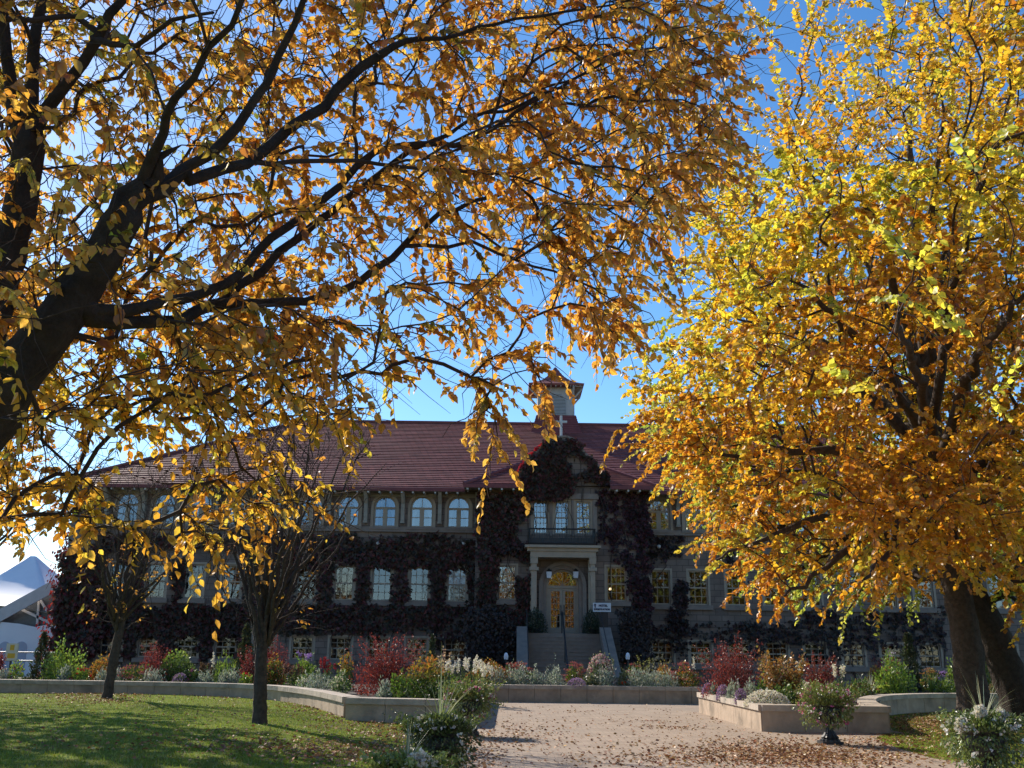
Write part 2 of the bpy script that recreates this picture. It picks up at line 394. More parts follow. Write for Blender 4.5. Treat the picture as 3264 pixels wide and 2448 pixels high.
def twigs_and_leaves(t, tips, nl, tl, droop, size, cols, wts, T, rg, hang=.7, origin=(0, 0, 0), asp=.55, upn=.6, patchy=.0, jit=.18, grp=None):
    """short twig on every tip, leaves alternating along it"""
    tips = np.array(tips); n = len(tips); P = t.P[tips]; par = np.array(t.par)[tips]
    d = unit(unit(P-t.P[par])+rg.normal(0, .35, (n, 3))); d[:, 2] -= droop*.5; d = unit(d)
    ln = tl*rg.uniform(.5, 1.3, n)
    tw = []; tf = []; b = 0
    for i in range(n):
        pts = np.array([P[i]+d[i]*ln[i]*q+np.array([0, 0, -droop*ln[i]*q*q]) for q in (0, .35, .7, 1)])
        v, f, _ = tube(pts, np.array([.0045, .0035, .0025, .0012])*1.0, 3); tw.append(v); tf.append(f+b); b += len(v)
    k = nl; q = (np.arange(k)[None]+rg.uniform(0, .8, (n, k)))/k*1.25-.25
    q3 = np.maximum(q, 0)[..., None]
    back = np.minimum(q, 0)[..., None]
    pos = P[:, None]+d[:, None]*ln[:, None, None]*q3+np.array([0, 0, -1.])*droop*ln[:, None, None]*q3*q3 + (P-t.P[par])[:, None]*back*1.2
    side = unit(np.cross(d, np.array([0, 0, 1.0]))+1e-6)
    sg = np.where(np.arange(k) % 2 == 0, 1., -1.)[None, :, None]
    ax = side[:, None]*sg*(1-hang)+np.array([0, 0, -1.])*hang+d[:, None]*.45+rg.normal(0, .33, (n, k, 3))
    nm = rg.normal(0, 1, (n, k, 3))*(1-upn)+np.array([0, 0, 1.])*upn
    if hang > .5: nm = rg.normal(0, 1, (n, k, 3))+np.array([0, -.35, .25])
    base = pick(cols, n, wts, 0, rg) if grp is None else pick(cols, int(grp.max())+1, wts, .08, rg)[grp]; own = pick(cols, n*k, wts, 0, rg).reshape(n, k, 3)
    c = base[:, None]*.55+own*.45; c = c*(1+rg.normal(0, jit, (n, k, 1)))
    L = size*rg.uniform(.65, 1.2, n*k)
    keep = rg.random(n*k) > patchy
    V, fs, C = leaves(pos.reshape(-1, 3)[keep], ax.reshape(-1, 3)[keep], nm.reshape(-1, 3)[keep], L[keep], (L*asp)[keep], np.clip(c.reshape(-1, 3), .005, .9)[keep], T)
    return (np.concatenate(tw)-np.array(origin), np.concatenate(tf)), (V-np.array(origin), fs, C)

# ------------------------------------------------------------------ the setting
XC = 2.46
def ground_sheets():
    m = MB().add([(-900,-300,-.05),(900,-300,-.05),(900,900,-.05),(-900,900,-.05)], [(0,1,2,3)])
    tag(m.build('ground', MT['dirt']), kind='structure')
    path = [(-1.15,-30),(7.4,-30),(7.4,8.5),(40,9.5),(40,13),(16,14.2),(9.2,15.0),(7.6,16.0),(7.2,17.4),(7.35,19.4),(7.7,21.4),(8.4,22.9),(9.0,23.2),(9.0,36),(-1.15,36)]
    import bmesh
    bm = bmesh.new(); f = bm.faces.new([bm.verts.new((x, y, 0)) for x, y in path]); f.normal_update(); bmesh.ops.triangulate(bm, faces=[f])
    me = bpy.data.meshes.new('path'); bm.to_mesh(me); bm.free()
    tag(link('path', me, MT['paver']), kind='structure')
def lawn_z(x, y):
    r = np.clip((-x-1.15)/5, 0, 1); r = r*r*(3-2*r)
    return .018+.13*r*np.clip((y-8)/12, 0, 1)+.02*np.sin(x*.7+y*.3)*r
def lawns():
    xs = np.linspace(-48, -1.15, 90); ys = np.linspace(-25, 36.5, 110)
    X, Y = np.meshgrid(xs, ys); V = np.stack([X, Y, lawn_z(X, Y)], -1).reshape(-1, 3)
    V[:, 0] += np.where(V[:, 0] > -1.2, .12*np.sin(V[:, 1]*1.3)+.06*np.sin(V[:, 1]*3.1), 0)
    i = np.arange(109)[:, None]*90; j = np.arange(89)[None]
    f = np.stack([i+j, i+j+1, i+91+j, i+90+j], -1).reshape(-1, 4)
    tag(link('lawn', mesh_np('lawn', V, [f], smooth=True), MT['lawn']), kind='structure')
    V = np.array([(7.0, 13.5, -.004), (48, 9, -.004), (48, 36.5, -.004), (9.05, 36.5, -.004), (8.5, 22.6, -.004), (7.0, 21, -.004)])
    tag(link('lawn', mesh_np('lawn', V, [np.array([[0,1,2,3,4,5]])]), MT['lawn']), kind='structure')
ground_sheets(); lawns()

# low garden walls ---------------------------------------------------------------
def low_wall(name, label, path, h=.56, th=.36, cap=.13, over=.05, block=.95, group='low garden walls'):
    root = empty(name, (path[0][0], path[0][1], 0)); tag(root, label, 'garden wall', group)
    q = spline([(x, y, 0) for x, y in path], .1)[:, :2]
    s = np.concatenate([[0], np.cumsum(np.linalg.norm(np.diff(q, axis=0), axis=1))])
    n = max(1, int(round(s[-1]/block))); u = np.linspace(0, s[-1], n+1)
    px = np.interp(u, s, q[:, 0]); py = np.interp(u, s, q[:, 1])
    P = np.stack([px, py], 1); d = np.gradient(P, axis=0) if n > 1 else np.repeat(P[1:]-P[:1], 2, 0); d = unit(d); nr = np.stack([-d[:, 1], d[:, 0]], 1)
    b = MB(); c = MB(); o = np.array(path[0])
    def blk(mb, i, a0, a1, z0, z1, gap):
        p0 = P[i]+(P[i+1]-P[i])*gap; p1 = P[i+1]-(P[i+1]-P[i])*gap
        A = [p0+nr[i]*a0, p1+nr[i+1]*a0, p1+nr[i+1]*a1, p0+nr[i]*a1]
        mb.hexa([(*(x-o), z0) for x in A]+[(*(x-o), z1) for x in A])
    for i in range(n):
        g = .006/block
        j = rng.uniform(0, .006)
        blk(b, i, -.0-j, th, -.1, h-cap, g); blk(c, i, -over-j, th+over, h-cap, h+rng.uniform(0, .006), g*.8)
    b.build('wall_body', MT['concrete'], root); c.build('coping', MT['cap'], root)
    return root
WL = [(-42,35.2),(-22,34.7),(-13,34.1),(-9.5,33.4),(-7.6,32),(-6.4,30.2),(-5.4,28.2),(-4.5,26),(-3.95,24.5)]
WR = [(8.7,23.2),(8.95,24.5),(9.6,26.6),(10.6,29),(11.9,31),(13.5,32.4),(16,33.2),(22,33.8),(45,34.5)]
low_wall('garden_wall', 'long curving grey concrete wall along the back of the left lawn', WL)
low_wall('garden_wall', 'short shaded planter front wall behind the flower urn left of the path', [(-3.8,23.85),(-2.4,23.6),(-.95,23.35)], h=.57)
low_wall('garden_wall', 'low wall along the left side of the paved court, casting a square shadow', [(-.92,23.35),(-.92,27),(-.92,31),(-.92,35.2)], h=.565)
low_wall('garden_wall', 'straight low concrete wall across the far end of the paved court', [(-.9,35.5),(2.4,35.55),(5.9,35.6),(9.2,35.6)], h=.57)
low_wall('garden_wall', 'sunlit cream planter side wall right of the path with drifted leaves at its foot', [(5.72,30.4),(5.72,27),(5.72,23.0)], h=.575)
low_wall('garden_wall', 'shaded planter front wall behind the flower urn right of the path', [(5.74,22.98),(7.2,23.0),(8.62,23.05)], h=.57)
low_wall('garden_wall', 'concave low wall curving away behind the big elm trunk on the right', WR)
def soil():
    L = [(x+.25 if y < 33.5 else x, y+.25) for x, y in WL]
    polys = [L+[(-3.6,24.1),(-1.1,23.6),(-1.1,35.7),(-1.1,36),(9.3,36),(9.3,41.5),(-42,41.5)],
             [(5.95,23.2),(8.5,23.25)]+[(x+.2, y+.3) for x, y in WR]+[(45,41.5),(9.32,41.5),(9.32,30.2),(5.95,30.2)]]
    import bmesh
    for p in polys:
        bm = bmesh.new(); f = bm.faces.new([bm.verts.new((x, y, .47)) for x, y in p]); f.normal_update(); bmesh.ops.triangulate(bm, faces=[f])
        me = bpy.data.meshes.new('bed_soil'); bm.to_mesh(me); bm.free()
        tag(link('bed_soil', me, MT['soil']), kind='structure')
soil()

# ------------------------------------------------------------------ the building
YF, YP, YB = 49.0, 47.5, 69.0
bld = empty('hotel_building', (XC, YP, 0)); O = np.array([XC, YP, 0])
tag(bld, 'large grey stone hotel with red tiled hip roof, cupola and ivy', 'building')
PB = dict(parent=bld)
def B(mb, name, mat, **k):      # build in world coordinates under the building
    me = mb.mesh(name); o = link(name, me, mat, bld, loc=tuple(-O)); return o
XL = at(238, 1600, YF)[0]; XR = 2*XC-XL
PL, PR = at(1525, 1750, YP)[0], at(2065, 1750, YP)[0]; PH = (PR-PL)/2; PL, PR = XC-PH, XC+PH
ZE = at(1300, 1557, YF-.9)[2]; ZR = at(1400, 1349, 58.6)[2]; YR = 58.6; TP = (ZR-ZE)/(YR-(YF-.9))
zc0, zc1 = at(1345, 1697, YF)[2], at(1345, 1685, YF)[2]
za0, za1 = at(1345, 1681, YF)[2], at(1345, 1581, YF)[2]
zf0, zf1 = at(1215, 1915, YF)[2], at(1215, 1806, YF)[2]
zb0, zb1 = at(1250, 2105, YF)[2], at(1250, 2033, YF)[2]
sp = (at(1462, 1635, YF)[0]-at(1227, 1635, YF)[0])/2
x0a = at(1462, 1635, YF)[0]
cols_l = [x0a-sp*k for k in range(11) if x0a-sp*k > XL+1.2]; cols_r = [2*XC-x for x in cols_l]
WA, WF, WB = .98*1.18, .95, 1.05
def wall_grid(mb, x0, x1, z0, z1, holes, Y, rev):
    xs = sorted({x0, x1, *[h[0] for h in holes], *[h[1] for h in holes]}); zs = sorted({z0, z1, *[h[2] for h in holes], *[h[3] for h in holes]})
    for i in range(len(xs)-1):
        for j in range(len(zs)-1):
            cx, cz = (xs[i]+xs[i+1])/2, (zs[j]+zs[j+1])/2
            if any(h[0] < cx < h[1] and h[2] < cz < h[3] for h in holes): continue
            mb.add([(xs[i],Y,zs[j]),(xs[i+1],Y,zs[j]),(xs[i+1],Y,zs[j+1]),(xs[i],Y,zs[j+1])], [(0,1,2,3)])
    for h in holes:
        a, b, c, d = h[:4]
        if len(h) > 4:    # round head
            r = (b-a)/2; cx = (a+b)/2; zc = d-r; K = 14
            arc = [(cx-r*math.cos(math.pi*k/K), zc+r*math.sin(math.pi*k/K)) for k in range(K+1)]
            for k in range(K):
                (xa, zA), (xb, zB) = arc[k], arc[k+1]
                mb.add([(xa,Y,zA),(xb,Y,zB),(xb,Y,d),(xa,Y,d)], [(0,1,2,3)])
                mb.add([(xa,Y,zA),(xb,Y,zB),(xb,Y+rev,zB),(xa,Y+rev,zA)], [(0,3,2,1)])
            d = zc
        else: mb.add([(a,Y,d),(b,Y,d),(b,Y+rev,d),(a,Y+rev,d)], [(0,3,2,1)])
        mb.add([(a,Y,c),(b,Y,c),(b,Y+rev,c),(a,Y+rev,c)], [(0,1,2,3)])
        mb.add([(a,Y,c),(a,Y+rev,c),(a,Y+rev,d),(a,Y,d)], [(0,1,2,3)])
        mb.add([(b,Y,c),(b,Y+rev,c),(b,Y+rev,d),(b,Y,d)], [(0,3,2,1)])
holes = []
for x in cols_l+cols_r:
    holes += [(x-WA/2, x+WA/2, za0, za1, 1), (x-WF/2, x+WF/2, zf0, zf1), (x-WB/2, x+WB/2, zb0, zb1)]
wall = MB(); ZT = ZE+.35
wall_grid(wall, XL, PL, -.3, ZT, [h for h in holes if h[1] < PL], YF, .28)
wall_grid(wall, PR, XR, -.3, ZT, [h for h in holes if h[0] > PR], YF, .28)
wall.add([(XL,YF,-.3),(XL,YB,-.3),(XL,YB,ZT),(XL,YF,ZT)], [(0,3,2,1)]); wall.add([(XR,YF,-.3),(XR,YB,-.3),(XR,YB,ZT),(XR,YF,ZT)], [(0,1,2,3)])
wall.add([(XL,YB,-.3),(XR,YB,-.3),(XR,YB,ZT),(XL,YB,ZT)], [(0,3,2,1)])
# pavilion
zt0, zt1 = at(1795, 1702, YP)[2], at(1795, 1598, YP)[2]
tri = [(at(a, 1650, YP)[0], at(b, 1650, YP)[0]) for a, b in ((1699,1745),(1767,1815),(1836,1882))]
pz0, pz1 = at(1960, 1916, YP)[2], at(1960, 1807, YP)[2]
pw = [(at(1588, 1860, YP)[0], at(1644, 1860, YP)[0]), (at(1934, 1860, YP)[0], at(1996, 1860, YP)[0])]
dz0, dz1 = at(1795, 2021, YP)[2], at(1792, 1815, YP)[2]
dx0, dx1 = at(1741, 1940, YP)[0], at(1845, 1940, YP)[0]
ph = [(a, b, zt0, zt1) for a, b in tri]+[(a, b, pz0, pz1) for a, b in pw]+[(dx0, dx1, dz0, dz1, 1)]
wall_grid(wall, PL, PR, -.3, ZT-.25, ph, YP, .3)
for x, s in ((PL, 1), (PR, 0)):
    wall.add([(x,YP,-.3),(x,YF,-.3),(x,YF,ZT-.25),(x,YP,ZT-.25)], [(0,3,2,1) if s else (0,1,2,3)])
par_px = [(1668,1548),(1655,1520),(1660,1500),(1668,1484),(1684,1468),(1700,1455),(1724,1434),(1735,1418),(1743,1409),(1758,1400),(1775,1396),(1804,1394),(1822,1400),(1835,1410),(1849,1430),(1862,1446),(1876,1460),(1899,1479),(1914,1498),(1921,1512),(1935,1528),(1948,1548)]
par = [(at(a, b, YP-.15)[0], at(a, b, YP-.15)[2]) for a, b in par_px]
wall.prism(par, YP-.13, YP+.27)
B(wall, 'wall', MT['stone'])
cop = MB()
for (xa, zA), (xb, zB) in zip(par[1:-1], par[2:]):
    d = np.array([xb-xa, zB-zA]); d = d/np.linalg.norm(d); n = np.array([-d[1], d[0]])
    n = n if n[1] > 0 or (n[0]*(xa-XC) > 0) else -n
    q = [(xa-d[0]*.02, zA-d[1]*.02), (xb+d[0]*.02, zB+d[1]*.02)]
    cop.prism([q[0], q[1], (q[1][0]+n[0]*.1, q[1][1]+n[1]*.1), (q[0][0]+n[0]*.1, q[0][1]+n[1]*.1)], YP-.2, YP+.34)
B(cop, 'gable_coping', MT['stone_plain'])
sc = MB(); sc.box(XL-.12, PL-.003, YF-.14, YF+.05, zc0, zc1+.05); sc.box(PR+.003, XR+.12, YF-.14, YF+.05, zc0, zc1+.05)
sc.box(XL-.12, XL-.003, YF+.05, YB, zc0, zc1+.05)
B(sc, 'string_course', MT['stone_plain'])
qn = MB()
for k in range(16):
    z = .0+k*.6; w = .55 if k % 2 else .8
    qn.box(XL-.03, XL+w, YF-.035, YF+.02, z, z+.56); qn.box(XL-.035, XL-.002, YF+.021, YF+1.35-w, z, z+.56)
B(qn, 'corner_stones', MT['stone_plain'])
# roofs
def courses(mb, a, b, c, d, n, h):
    a, b, c, d = [np.array(v, float) for v in (a, b, c, d)]; nn = np.cross(b-a, d-a); nn /= np.linalg.norm(nn); nn = nn if nn[2] > 0 else -nn
    for k in range(n):
        t, u = k/n, (k+1)/n
        p, q, r, s = a+(d-a)*t, b+(c-b)*t, b+(c-b)*u, a+(d-a)*u
        j = rng.uniform(.85, 1.15)*h
        mb.add([p+nn*j, q+nn*j, r+nn*.004, s+nn*.004], [(0,1,2,3)]); mb.add([p-nn*.002, q-nn*.002, q+nn*j, p+nn*j], [(0,1,2,3)])
OV = .95; ex0, ex1, ey0, ey1 = XL-OV, XR+OV, YF-.9, YB+.9
hx = at(965, 1347, YR)[0]-ex0; rx0, rx1 = ex0+hx, ex1-hx
roof = MB()
NC = 42
courses(roof, (ex0,ey0,ZE), (ex1,ey0,ZE), (rx1,YR,ZR), (rx0,YR,ZR), NC, .045)
courses(roof, (ex0,ey1,ZE), (ex0,ey0,ZE), (rx0,YR,ZR), (rx0,YR,ZR), NC, .045)
courses(roof, (ex1,ey0,ZE), (ex1,ey1,ZE), (rx1,YR,ZR), (rx1,YR,ZR), NC, .045)
courses(roof, (ex1,ey1,ZE), (ex0,ey1,ZE), (rx0,YR,ZR), (rx1,YR,ZR), NC, .045)
# pavilion hip
pe0 = at(1478, 1550, YP-.8)[0]; hw = XC-pe0; pe1 = XC+hw; yp = YP-.85; ZP = ZE-.02
ap = (XC, yp+hw, ZP+hw*TP); re = (XC, ey0+hw*1.01, ZP+hw*TP)
gx0, gx1 = at(1660, 1540, YP)[0], at(1940, 1540, YP)[0]
for a_, b_, c_ in ((pe0, gx0, gx0), (gx1, pe1, gx1)):
    dd = abs(c_-(pe0 if c_ == gx0 else pe1)); tp_ = (c_, yp+dd, ZP+dd*TP)
    courses(roof, (a_,yp,ZP), (b_,yp,ZP), tp_, tp_, 14, .045)
zz = lambda y: ZP+(y-yp)*TP
roof.add([(gx0,YP+.2,zz(YP+.2)), (gx1,YP+.2,zz(YP+.2)), (gx1,yp+pe1-gx1,zz(yp+pe1-gx1)), ap, (gx0,yp+gx0-pe0,zz(yp+gx0-pe0))], [(0,1,2,3,4)])
courses(roof, (pe0,ey0+.3,ZP+.02), (pe0,yp,ZP), ap, re, 20, .045); courses(roof, (pe1,yp,ZP), (pe1,ey0+.3,ZP+.02), re, ap, 20, .045)
MT['tiles'] = brickmat('red_roof_tile_courses', (.30, .088, .074), (.19, .052, .048), (.10, .03, .03), .36, (ZR-ZE)/42, .018, rough=.65, var=(.72, 1.22), bump=.3, dirt=(.20, .075, .062))
rf = B(roof, 'roof', MT['tiles'])
rt = MB()
for a, b in (((rx0,YR,ZR+.05),(rx1,YR,ZR+.05)), ((ex0,ey0,ZE+.06),(rx0,YR,ZR+.05)), ((ex1,ey0,ZE+.06),(rx1,YR,ZR+.05)), ((pe0,yp,ZP+.06),(ap[0],ap[1],ap[2]+.05)), ((pe1,yp,ZP+.06),(ap[0],ap[1],ap[2]+.05)), ((ap[0],ap[1],ap[2]+.05),(re[0],re[1],re[2]+.05))):
    rt.bar(a, b, .09, 6)
rt.box(ex0-.02, pe0-.01, ey0-.03, ey0+.015, ZE-.13, ZE+.05); rt.box(pe1+.01, ex1+.02, ey0-.03, ey0+.015, ZE-.13, ZE+.05)
xp0, xp1 = gx0, gx1
rt.box(pe0-.02, xp0, yp-.03, yp+.015, ZP-.13, ZP+.05); rt.box(xp1, pe1+.02, yp-.03, yp+.015, ZP-.13, ZP+.05)
rt.box(ex0-.03, ex0+.015, ey0+.02, ey1, ZE-.13, ZE+.05)
B(rt, 'roof_trim', MT['roofd'])
ev = MB()
ev.box(ex0+.02, pe0, ey0+.02, YF-.003, ZE-.11, ZE-.05); ev.box(pe1, ex1-.02, ey0+.02, YF-.003, ZE-.11, ZE-.05); ev.box(ex0+.02, XL-.003, YF, ey1, ZE-.11, ZE-.05)
ev.box(pe0+.02, xp0, yp+.02, YP-.003, ZP-.11, ZP-.05); ev.box(xp1, pe1-.02, yp+.02, YP-.003, ZP-.11, ZP-.05)
ev.box(XL-.02, PL-.01, YF-.10, YF-.003, ZE-.30, ZE-.12); ev.box(PR+.01, XR+.02, YF-.10, YF-.003, ZE-.30, ZE-.12)
B(ev, 'eaves', MT['eave'])
rme = [MB().box(-.045, .045, ey0+.03, YF-.1, -.22, -.112).mesh('rafter_tail'), MB().box(-.045, .045, yp+.03, YP-.01, -.22, -.112).mesh('rafter_tail')]
for m_ in rme: m_.materials.append(MT['white'])
x = ex0+.3
while x < ex1-.2:
    if not (pe0 < x < pe1): link('rafter_tail', rme[0], None, bld, (x-O[0], -O[1], ZE))
    elif not (xp0-.1 < x < xp1+.1): link('rafter_tail', rme[1], None, bld, (x-O[0], -O[1], ZP))
    x += .56
br_me = None
def bracket_mesh():
    m = MB(); zt = ZE-.53; h = at(1300, 1563, YF)[2]-at(1300, 1634, YF)[2]
    m.hexa([(-.09,-.22,-h),(.09,-.22,-h),(.09,0,-h),(-.09,0,-h),(-.09,-.28,-.25),(.09,-.28,-.25),(.09,0,-.25),(-.09,0,-.25)])
    m.hexa([(-.09,-.28,-.249),(.09,-.28,-.249),(.09,0,-.249),(-.09,0,-.249),(-.09,-.75,.32),(.09,-.75,.32),(.09,0,.32),(-.09,0,.32)])
    m.box(-.11, .11, -.25, 0, -h-.08, -h-.001); return m.mesh('eave_bracket')
bm_ = bracket_mesh(); bm_.materials.append(MT['eave'])
for cl in (cols_l, cols_r):
    for x in [cl[0]+sp/2*(1 if cl is cols_l else -1)]+[c-sp/2*(1 if cl is cols_l else -1) for c in cl]:
        if XL-.1 < x < XR+.1: link('eave_bracket', bm_, None, bld, (x-O[0], YF-.104-O[1], ZE-.45))
# windows
def win_arch(w, h):
    fr = MB(); r = w/2; K = 14; zc = h-r; t = .085
    def arc(rr): return [(-rr*math.cos(math.pi*k/K), zc+rr*math.sin(math.pi*k/K)) for k in range(K+1)]
    for (ro, ri, y0, y1) in ((r+.13, r-.005, -.06, .02), (r-.006, r-t, .06, .16)):
        o, i = arc(ro), arc(ri)
        for k in range(K): fr.prism([o[k], o[k+1], i[k+1], i[k]], y0, y1)
        for sx in (-1, 1): a, b = sorted((sx*ro, sx*ri)); fr.box(a, b, y0, y1, 0, zc)
    fr.box(-r+t, r-t, .06, .16, 0, t); fr.box(-r+t, r-t, .055, .165, zc-.10, zc+.0)
    fr.box(-.11, .11, .058, .162, t, zc-.10)
    for sx in (-1, 1):
        a, b = sorted((sx*.11, sx*(r-t))); m_ = (t+zc-.1)/2
        fr.box(a, b, .09, .12, m_-.02, m_+.02)
    fr.box(-.015, .015, .09, .12, zc, h-t)
    f = fr.mesh('window'); f.materials.append(MT['cream'])
    g = MB(); a = arc(r-.03); g.add([(x, .1, z) for x, z in a]+[(r-.03,.1,.02),(-r+.03,.1,.02)], [tuple(range(K+2, -1, -1))]); g = g.mesh('pane'); g.materials.append(MT['glass'])
    cu = MB()
    n = 10; zt = h-.06
    for sx in (-1, 1):      # drapes gathered to the sides, meeting at the head of the window
        prev = None
        for z, xin in ((.06, .62), (zc*.35, .66), (zc*.7, .52), (zc*1.02, .34), (h-.2, .06), (h-.05, .02)):
            xo = (r-.05) if z < zc else math.sqrt(max(r*r-(z-zc)**2, .001))*.96
            row = [(sx*(xin*r+(xo-xin*r)*k/n if xin*r < xo else xo), .26+.03*math.sin(k*2.1), z) for k in range(n+1)]
            if prev: b = len(cu.v); cu.v += prev+row; cu.f += [(b+k, b+k+1, b+n+2+k, b+n+1+k) for k in range(n)]
            prev = row
    cu = cu.mesh('curtain'); cu.materials.append(MT['curtain'])
    s = MB(); s.box(-r-.18, r+.18, -.2, .05, -.13, -.003); s = s.mesh('sill'); s.materials.append(MT['stone_plain'])
    return f, g, cu, s
def win_rect(w, h, nx, ny, sill=True, blind=False, sash=True, gm='glass2'):
    fr = MB(); t = .065; r = w/2
    fr.box(-r+.002, -r+t, .05, .16, 0, h); fr.box(r-t, r-.002, .05, .16, 0, h); fr.box(-r+t, r-t, .05, .16, .002, t); fr.box(-r+t, r-t, .05, .16, h-t, h-.002)
    if sash: fr.box(-r+t, r-t, .045, .15, h/2-.035, h/2+.035)
    for k in range(1, nx): x = -r+w*k/nx; fr.box(x-.014, x+.014, .08, .12, t, h-t)
    for k in range(1, ny):
        if sash and 2*k == ny: continue
        z = h*k/ny; fr.box(-r+t, r-t, .082, .118, z-.014, z+.014)
    fr.box(-r-.11, -r-.001, -.03, .015, -.02, h+.1); fr.box(r+.001, r+.11, -.03, .015, -.02, h+.1); fr.box(-r-.001, r+.001, -.028, .012, h+.001, h+.1)
    f = fr.mesh('window'); f.materials.append(MT['cream'])
    g = MB().add([(-r+.03,.1,.03),(r-.03,.1,.03),(r-.03,.1,h-.03),(-r+.03,.1,h-.03)], [(0,1,2,3)]).mesh('pane'); g.materials.append(MT[gm])
    s = MB(); s.box(-r-.2, r+.2, -.16, .04, -.24, -.022); s = s.mesh('sill'); s.materials.append(MT['stone_plain'])
    b = None
    if blind:
        b = MB().box(-r+.05, r-.05, .2, .215, h*.5, h-.05).mesh('blind'); b.materials.append(MT['curtain'])
    return f, g, b, s if sill else None
def put(ms, x, Y, z):
    w = link('window', ms[0], None, bld, (x-O[0], Y-O[1], z))
    for nme, me in zip(('pane', 'curtain', 'sill'), ms[1:]):
        if me is not None:
            o = link(nme if me.name.split('.')[0] != 'blind' else 'blind', me, None, w)
            if nme == 'pane': o.rotation_euler = (rng.normal(0, .008), 0, rng.normal(0, .008))
    return w
wa = win_arch(WA, za1-za0); wfr = win_rect(WF, zf1-zf0, 3, 4); wfb = win_rect(WF, zf1-zf0, 3, 4, blind=True); wbs = win_rect(WB, zb1-zb0, 3, 4, gm='glass3')
for side in (cols_l, cols_r):
    for k, x in enumerate(side):
        put(wa, x, YF+.02, za0); put(wfb if (side is cols_l and k == 0) else wfr, x, YF+.02, zf0); put(wbs, x, YF+.02, zb0)
wtr = win_rect(tri[0][1]-tri[0][0], zt1-zt0, 4, 6, sill=False, gm='glass')
for a, b in tri: put(wtr, (a+b)/2, YP+.02, zt0)
wpv = win_rect(pw[0][1]-pw[0][0], pz1-pz0, 4, 4, gm='glass'); wpv2 = win_rect(pw[1][1]-pw[1][0], pz1-pz0, 4, 4, gm='glass')
put(wpv, sum(pw[0])/2, YP+.02, pz0); put(wpv2, sum(pw[1])/2, YP+.02, pz0)
sr = MB(); tx0, tx1 = at(1688, 1650, YP)[0], at(1903, 1650, YP)[0]
for a, b in ((tx0, tri[0][0]-.12), (tri[0][1]+.12, tri[1][0]-.12), (tri[1][1]+.12, tri[2][0]-.12), (tri[2][1]+.12, tx1)): sr.box(a, b, YP-.09, YP-.002, zt0-.1, zt1+.1)
sr.box(tx0-.08, tx1+.08, YP-.14, YP-.003, zt1+.102, zt1+.38)
B(sr, 'window_surround', MT['stone_plain'])
# portico with balcony
YO = YP-1.25
ax = lambda px, py, Y=YO: at(px, py, Y)[0]
az = lambda py, Y=YO: at(1795, py, Y)[2]
pc = MB()
c0, c1 = ax(1673, 1745), ax(1915, 1745); l0, l1 = ax(1691, 1765), ax(1900, 1765)
zs = [az(1776), az(1757), az(1746), az(1738)]
pc.box(l0, l1, YO+.06, YP-.003, zs[0], zs[1]-.002); pc.box(c0+.12, c1-.12, YO, YP-.003, zs[1], zs[2]-.002); pc.box(c0, c1, YO-.14, YP-.003, zs[2], zs[3])
for a, b in ((1690, 1714), (1880, 1902)):
    p0, p1 = ax(a, 1900), ax(b, 1900)
    pc.box(p0+.05, p1-.05, YO+.12, YO+.12+(p1-p0)-.1, dz0, zs[0]-.3); pc.box(p0-.04, p1+.04, YO+.05, YO+.19+(p1-p0)-.1, zs[0]-.62, zs[0]-.46); pc.box(p0, p1, YO+.08, YO+.16+(p1-p0)-.1, zs[0]-.3, zs[0]-.003)
    pc.box(p0-.03, p1+.03, YO+.06, YO+.18+(p1-p0)-.1, dz0, dz0+.3)
    pc.box(p0+.02, p1-.02, YP-.16, YP-.003, dz0, zs[0]-.003)
B(pc, 'portico', MT['cream'])
ar = MB(); acx = (dx0+dx1)/2; rin = (dx1-dx0)/2; zcn = dz1-rin; K = 18
for ro, ri, y0 in ((rin*1.46, rin*1.22, YP-.16), (rin*1.215, rin*1.0, YP-.10)):
    A_ = [(acx-ro*math.cos(math.pi*k/K), zcn+ro*math.sin(math.pi*k/K)) for k in range(K+1)]; B_ = [(acx-ri*math.cos(math.pi*k/K), zcn+ri*math.sin(math.pi*k/K)) for k in range(K+1)]
    for k in range(K): ar.prism([A_[k], A_[k+1], B_[k+1], B_[k]], y0, YP-.002)
    for s in (-1, 1): a, b = sorted((acx+s*ro, acx+s*ri)); ar.box(a, b, y0, YP-.002, dz0, zcn)
B(ar, 'door_arch', MT['stone_plain'])
# doors
ztr = at(1795, 1872, YP)[2]
fa = MB(); yd = YP+.12
A_ = [(acx-(rin-.003)*math.cos(math.pi*k/K), zcn+(rin-.003)*math.sin(math.pi*k/K)) for k in range(K+1)]; B_ = [(acx-(rin-.1)*math.cos(math.pi*k/K), zcn+(rin-.1)*math.sin(math.pi*k/K)) for k in range(K+1)]
for k in range(K): fa.prism([A_[k], A_[k+1], B_[k+1], B_[k]], yd-.05, yd+.08)
fa.box(dx0+.003, dx1-.003, yd-.06, yd+.09, zcn-.12, zcn+.02)
for k in range(1, 6):
    t = math.pi*k/6; d = np.array([-math.cos(t), math.sin(t)]); q = np.array([acx, zcn+.02]); n = np.array([-d[1], d[0]])*.014
    fa.prism([tuple(q+n), tuple(q+d*(rin-.09)+n), tuple(q+d*(rin-.09)-n), tuple(q-n)], yd-.015, yd+.02)
fa.box(dx0+.003, dx0+.11, yd-.05, yd+.08, dz0, zcn-.121); fa.box(dx1-.11, dx1-.003, yd-.05, yd+.08, dz0, zcn-.121)
fan = B(fa, 'fanlight', MT['cream'])
gl = MB(); gl.add([(acx+(x-acx)*.97, yd+.01, z-.02) for x, z in A_], [tuple(range(K, -1, -1))]); link('pane', gl.mesh('pane'), MT['glass'], fan)
